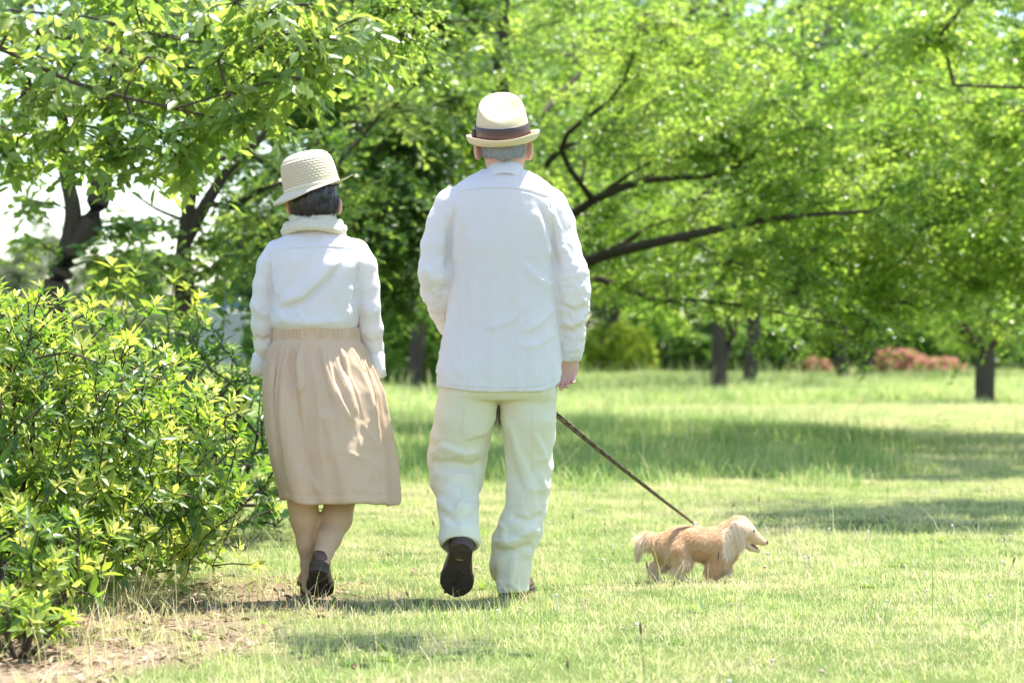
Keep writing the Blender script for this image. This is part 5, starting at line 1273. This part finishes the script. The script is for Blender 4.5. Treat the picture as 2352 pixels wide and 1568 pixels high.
def blades(n, size, h0, h1, w, rng, lean=.5, dryf=.15, tall=0.0, tint0=.55, curve=.6):
    xy = rng.uniform(-size / 2, size / 2, (n, 2)); h = h0 + (h1 - h0) * rng.uniform(0, 1, n) ** 1.8
    if tall: k = rng.uniform(0, 1, n) < tall; h[k] *= rng.uniform(1.6, 2.6, k.sum())
    a = rng.uniform(0, 6.283, n); b = lean * rng.normal(0, 1, n); d = np.stack([np.cos(a), np.sin(a)], 1)
    s = np.stack([-d[:, 1], d[:, 0], 0 * a], 1) * (w * rng.uniform(.6, 1.2, n))[:, None] * .5
    P0 = np.column_stack([xy, -.01 * np.ones(n)]); c = np.abs(b) + curve * rng.uniform(.1, 1, n)
    def pt(t): return P0 + np.column_stack([d * (h * (b * t * .5 + c * t * t * .5))[:, None], h * t * (1 - .22 * c * t)])
    V = np.stack([P0 - s, P0 + s, pt(.4) - s * .9, pt(.4) + s * .9, pt(.75) - s * .6, pt(.75) + s * .6, pt(1)], 1).reshape(-1, 3)
    i = np.arange(n)[:, None] * 7
    tint = np.where(rng.uniform(0, 1, n) < dryf, rng.uniform(0, .3, n), np.clip(tint0 + .16 * rng.normal(0, 1, n), .3, 1))
    return V, [np.concatenate([i + [[0, 1, 3, 2]], i + [[2, 3, 5, 4]]]), i + [[4, 5, 6]]], np.repeat(tint, 7)
def scatter(name, sources, P, scl, idx, rz, kind='stuff', tiltn=.0, rng=RNG):
    n = len(P); me = bpy.data.meshes.new(name); me.vertices.add(n); me.vertices.foreach_set('co', np.ascontiguousarray(P, dtype=np.float32).ravel())
    for k, t, v in (('scl', 'FLOAT', scl), ('idx', 'INT', idx)):
        a = me.attributes.new(k, t, 'POINT'); a.data.foreach_set('value', np.ascontiguousarray(v, dtype=np.float32 if t == 'FLOAT' else np.int32))
    a = me.attributes.new('rot', 'FLOAT_VECTOR', 'POINT'); R = np.zeros((n, 3), np.float32); R[:, 2] = rz; R[:, :2] = rng.normal(0, tiltn, (n, 2)) if tiltn else 0
    a.data.foreach_set('vector', R.ravel()); me.update()
    o = bpy.data.objects.new(name, me); COL.objects.link(o); o['kind'] = kind
    g = bpy.data.node_groups.new('scatter', 'GeometryNodeTree')
    g.interface.new_socket('Geometry', in_out='INPUT', socket_type='NodeSocketGeometry'); g.interface.new_socket('Geometry', in_out='OUTPUT', socket_type='NodeSocketGeometry')
    gi = g.nodes.new('NodeGroupInput'); go = g.nodes.new('NodeGroupOutput'); ip = g.nodes.new('GeometryNodeInstanceOnPoints'); gm = g.nodes.new('GeometryNodeGeometryToInstance')
    for s in reversed(sources):
        oi = g.nodes.new('GeometryNodeObjectInfo'); oi.inputs['Object'].default_value = s
        gt = g.nodes.new('GeometryNodeGeometryToInstance'); g.links.new(oi.outputs['Geometry'], gt.inputs[0])
        if 'jn' not in locals(): jn = g.nodes.new('GeometryNodeJoinGeometry')
        g.links.new(gt.outputs[0], jn.inputs[0])
    def attr(nm, ty):
        x = g.nodes.new('GeometryNodeInputNamedAttribute'); x.data_type = ty; x.inputs['Name'].default_value = nm; return x.outputs['Attribute']
    g.links.new(gi.outputs[0], ip.inputs['Points']); g.links.new(jn.outputs[0], ip.inputs['Instance']); ip.inputs['Pick Instance'].default_value = True
    g.links.new(attr('idx', 'INT'), ip.inputs['Instance Index']); g.links.new(attr('rot', 'FLOAT_VECTOR'), ip.inputs['Rotation']); g.links.new(attr('scl', 'FLOAT'), ip.inputs['Scale'])
    g.links.new(ip.outputs[0], go.inputs[0])
    g.nodes.remove(gm)
    md = o.modifiers.new('scatter', 'NODES'); md.node_group = g
    return o
def source(name, V, f, mat, attrs): return bpy.data.objects.new(name, mesh(name, V, f, mat, True, attrs))
def cover(y0, y1, step, rng, margin=1.15, extra=.6):
    """points over the visible wedge of ground between two distances, a margin to each side"""
    out = []; y = y0
    while y < y1:
        hw = 1176 * y / F * margin + extra; x = np.arange(-hw, hw, step); out.append(np.stack([x, np.full(len(x), y)], 1)); y += step
    P = np.concatenate(out); return P + rng.uniform(-.6, .6, P.shape) * step
def lawn():
    rng = np.random.default_rng(101)
    def src(nm, k, *a, **kw): return [source(nm, *(lambda r: (r[0], r[1], GRASS, {'tint': r[2]}))(blades(*a, rng=rng, **kw))) for _ in range(k)]
    def put(name, S, P, z=None, s=(.8, 1.2), tilt=0):
        n = len(P); z = gh(P[:, 0], P[:, 1]) if z is None else z
        scatter(name, S, np.column_stack([P, z]), rng.uniform(*s, n), rng.integers(0, len(S), n), rng.uniform(0, 6.28, n), tiltn=tilt, rng=rng)
    # short turf near the path and the couple
    P = cover(5.6, 18.5, .17, rng); d = dirt(P[:, 0], P[:, 1]); P = P[rng.uniform(0, 1, len(P)) > d * .93]
    put('lawn_grass', src('turf', 6, 330, .24, .012, .045, .0021, lean=.75, dryf=.40, tall=.05, tint0=.53), P)
    # longer tufts scattered over it
    P = cover(5.8, 15, .34, rng); k = fbm(np.column_stack([P * 1.1, 0 * P[:, 0]]), 77, 2); d = dirt(P[:, 0], P[:, 1])
    P = P[(rng.uniform(-.4, 1.0, len(P)) < k - .25 * (P[:, 0] - .1)) & (rng.uniform(0, 1, len(P)) > d * .8)]
    put('grass_tufts', src('tuft', 4, 46, .16, .04, .11, .0026, lean=.6, dryf=.15, tint0=.6, tall=.06), P)
    # wispy taller blades here and there, thicker towards the long grass and beside the path
    P = cover(6.2, 19, .2, rng); k = fbm(np.column_stack([P * .9, 0 * P[:, 0]]), 45, 3); d = dirt(P[:, 0], P[:, 1])
    near = np.exp(-((P[:, 0] + .45) / .35) ** 2) * sstep(9.2, 8.2, P[:, 1]); dog_ = np.exp(-((P[:, 0] - .7) / .35) ** 2 - ((P[:, 1] - 9.45) / .25) ** 2)
    prob = .16 + .5 * sstep(11.5, 17, P[:, 1]) * sstep(2.2, .5, P[:, 0]) + .7 * near + .6 * dog_ + .35 * k
    P = P[(rng.uniform(0, 1, len(P)) < prob) & (d < .5)]
    put('wispy_grass', src('wisp', 5, 16, .2, .05, .15, .0021, lean=.8, dryf=.35, tint0=.66, tall=.12, curve=.9), P)
    # dry stalks by the dirt path
    P = cover(6.2, 10.5, .16, rng); d = dirt(P[:, 0], P[:, 1]); k = fbm(np.column_stack([P * 2.3, 0 * P[:, 0]]), 55, 2)
    P = P[(d > .08) & (P[:, 0] < -.25) & (rng.uniform(-.7, .6, len(P)) < k)]
    put('dry_grass', src('dry', 4, 34, .2, .03, .14, .0026, lean=.9, dryf=.75, tint0=.45, tall=.1), P)
    # long soft grass further off, under the trees
    P = cover(15.0, 30, .30, rng, 1.1, 1.0); k = sstep(14.8, 18.5, P[:, 1] + 1.2 * fbm(np.column_stack([P * .7, 0 * P[:, 0]]), 5, 2) - .35 * np.maximum(0, P[:, 0] - 1.0)) * sstep(3.2, 2.0, P[:, 0] + .5 * fbm(np.column_stack([P * .6, 0 * P[:, 0]]), 15, 2) - .06 * (24 - np.abs(P[:, 1] - 24)) + 1.2)
    P = P[rng.uniform(0, 1, len(P)) < k]
    put('long_grass', src('long', 5, 240, .5, .08, .22, .0045, lean=.5, dryf=.08, tint0=.8, tall=.03, curve=1.0), P)
    P = cover(18, 38, .26, rng, 1.08, 1.0); put('far_lawn', src('farturf', 4, 170, .4, .02, .07, .005, lean=.7, dryf=.4, tall=.06, tint0=.5), P)
    P = cover(30, 74, .62, rng, 1.08, 1.5); P = P[rng.uniform(0, 1, len(P)) < np.maximum(sstep(35, 40, P[:, 1]), sstep(1.8, .8, P[:, 0]))]
    put('far_grass', src('far', 4, 260, 1.1, .08, .26, .010, lean=.5, dryf=.12, tint0=.68, tall=.03, curve=.8), P, s=(.8, 1.25))
    # seed heads standing above the turf
    def stalk(h):
        V, f = tube([(0, 0, 0), (.004, .002, h * .5), (.012, .004, h * .86), (.014, .004, h)], [.0012, .001, .001, .0006], 4)
        V2, f2 = tube([(.010, .004, h * .76), (.012, .004, h * .82), (.013, .004, h * .93), (.014, .004, h * 1.0)], [.0015, .0036, .0034, .001], 5)
        V, fl = merge([(V, f), (V2, f2)]); return V, fl, np.concatenate([np.full(len(V) - len(V2), .5), np.full(len(V2), .0)])
    SEED = leaf_mat('seed heads', [(0, (.24, .17, .08)), (1, (.24, .34, .08))], [(0, (.2, .14, .06)), (1, (.2, .3, .06))], .2, .7, .2)
    S = [source('stalk', *(lambda r: (r[0], r[1], SEED, {'tint': r[2]}))(stalk(h))) for h in (.07, .10, .13)]
    P = cover(6.4, 14, .42, rng); P = P[(rng.uniform(0, 1, len(P)) < .3) & (P[:, 0] > -.3 + .5 * rng.normal(0, 1, len(P)))]
    put('seed_stalks', S, P, s=(.7, 1.2), tilt=.14)
    # small white and pinkish clover flowers
    WH = leaf_mat('clover flowers', [(0, (.75, .70, .66)), (.7, (.80, .78, .74)), (1, (.62, .40, .42))], [(0, (.8, .8, .78)), (1, (.7, .5, .5))], .3, .7, .2)
    def flower(h, t):
        V, f = ball((0, 0, h), (.006, .006, .0045), 7, 5); V2, f2 = tube([(0, 0, 0), (.003, 0, h)], [.001, .0008], 3); V, fl = merge([(V, f), (V2, f2)]); return V, fl, np.full(len(V), t)
    S = [source('flower', *(lambda r: (r[0], r[1], WH, {'tint': r[2]}))(flower(h, t))) for h, t in ((.045, .3), (.06, .6), (.05, 1.0), (.07, .4))]
    P = cover(6.4, 15, .22, rng); k = fbm(np.column_stack([P * 1.4, 0 * P[:, 0]]), 99, 2); P = P[(rng.uniform(0, 1.2, len(P)) < k + .12) & (P[:, 0] > -.2)]
    P2 = cover(15, 45, .6, rng); k = fbm(np.column_stack([P2 * .5, 0 * P2[:, 0]]), 98, 2); P2 = P2[rng.uniform(0, 1.2, len(P2)) < k]
    put('clover_flowers', S, np.concatenate([P, P2]), s=(.6, 1.25), tilt=.2)
    # broad leaved weeds in the turf
    D_ = leaf_mat('weed leaves', [(0, (.06, .14, .02)), (1, (.14, .24, .04))], [(0, (.2, .36, .03)), (1, (.36, .5, .06))], .4, .45, .4)
    def weed():
        n = 7; a = np.arange(n) * 2.4; el = rng.uniform(.1, .8, n); D = np.stack([np.cos(a) * np.cos(el), np.sin(a) * np.cos(el), np.sin(el)], 1)
        V, f = leaves8(np.zeros((n, 3)), D, np.tile(A(0, 0, 1), (n, 1)), rng.uniform(.03, .07, n), rng.uniform(.012, .022, n), curl=.2); return V, f, np.repeat(rng.uniform(0, 1, n), 8)
    S = [source('weed', *(lambda r: (r[0], r[1], D_, {'tint': r[2]}))(weed())) for _ in range(4)]
    P = cover(6.2, 14, .5, rng); P = P[rng.uniform(0, 1, len(P)) < .5]; put('broadleaf_weeds', S, P, s=(.6, 1.2))
    # fallen leaves and crumbs of litter on the bare soil
    LIT = leaf_mat('fallen leaves', [(0, (.07, .04, .028)), (.5, (.20, .125, .08)), (1, (.46, .36, .27))], [(0, (.1, .05, .03)), (1, (.4, .3, .2))], .1, .8, .2)
    def bit():
        n = 5; a = rng.uniform(0, 6.28, n); D = np.stack([np.cos(a), np.sin(a), rng.uniform(-.1, .35, n)], 1); D = unit(D)
        V, f = leaves8(np.column_stack([rng.uniform(-.05, .05, (n, 2)), rng.uniform(.002, .012, n)]), D, unit(np.tile(A(0, 0, 1), (n, 1)) + rng.normal(0, .35, (n, 3))), rng.uniform(.02, .05, n), rng.uniform(.008, .02, n), curl=rng.uniform(-.3, .3, n)); return V, f, np.repeat(rng.uniform(0, 1, n), 8)
    S = [source('bit', *(lambda r: (r[0], r[1], LIT, {'tint': r[2]}))(bit())) for _ in range(5)]
    P = cover(5.8, 11, .085, rng); P = P[(P[:, 0] < -.2)]; d = dirt(P[:, 0], P[:, 1]); P = P[rng.uniform(0, 1, len(P)) < d * .75 + .02]
    put('leaf_litter', S, P, s=(.6, 1.2))
lawn()
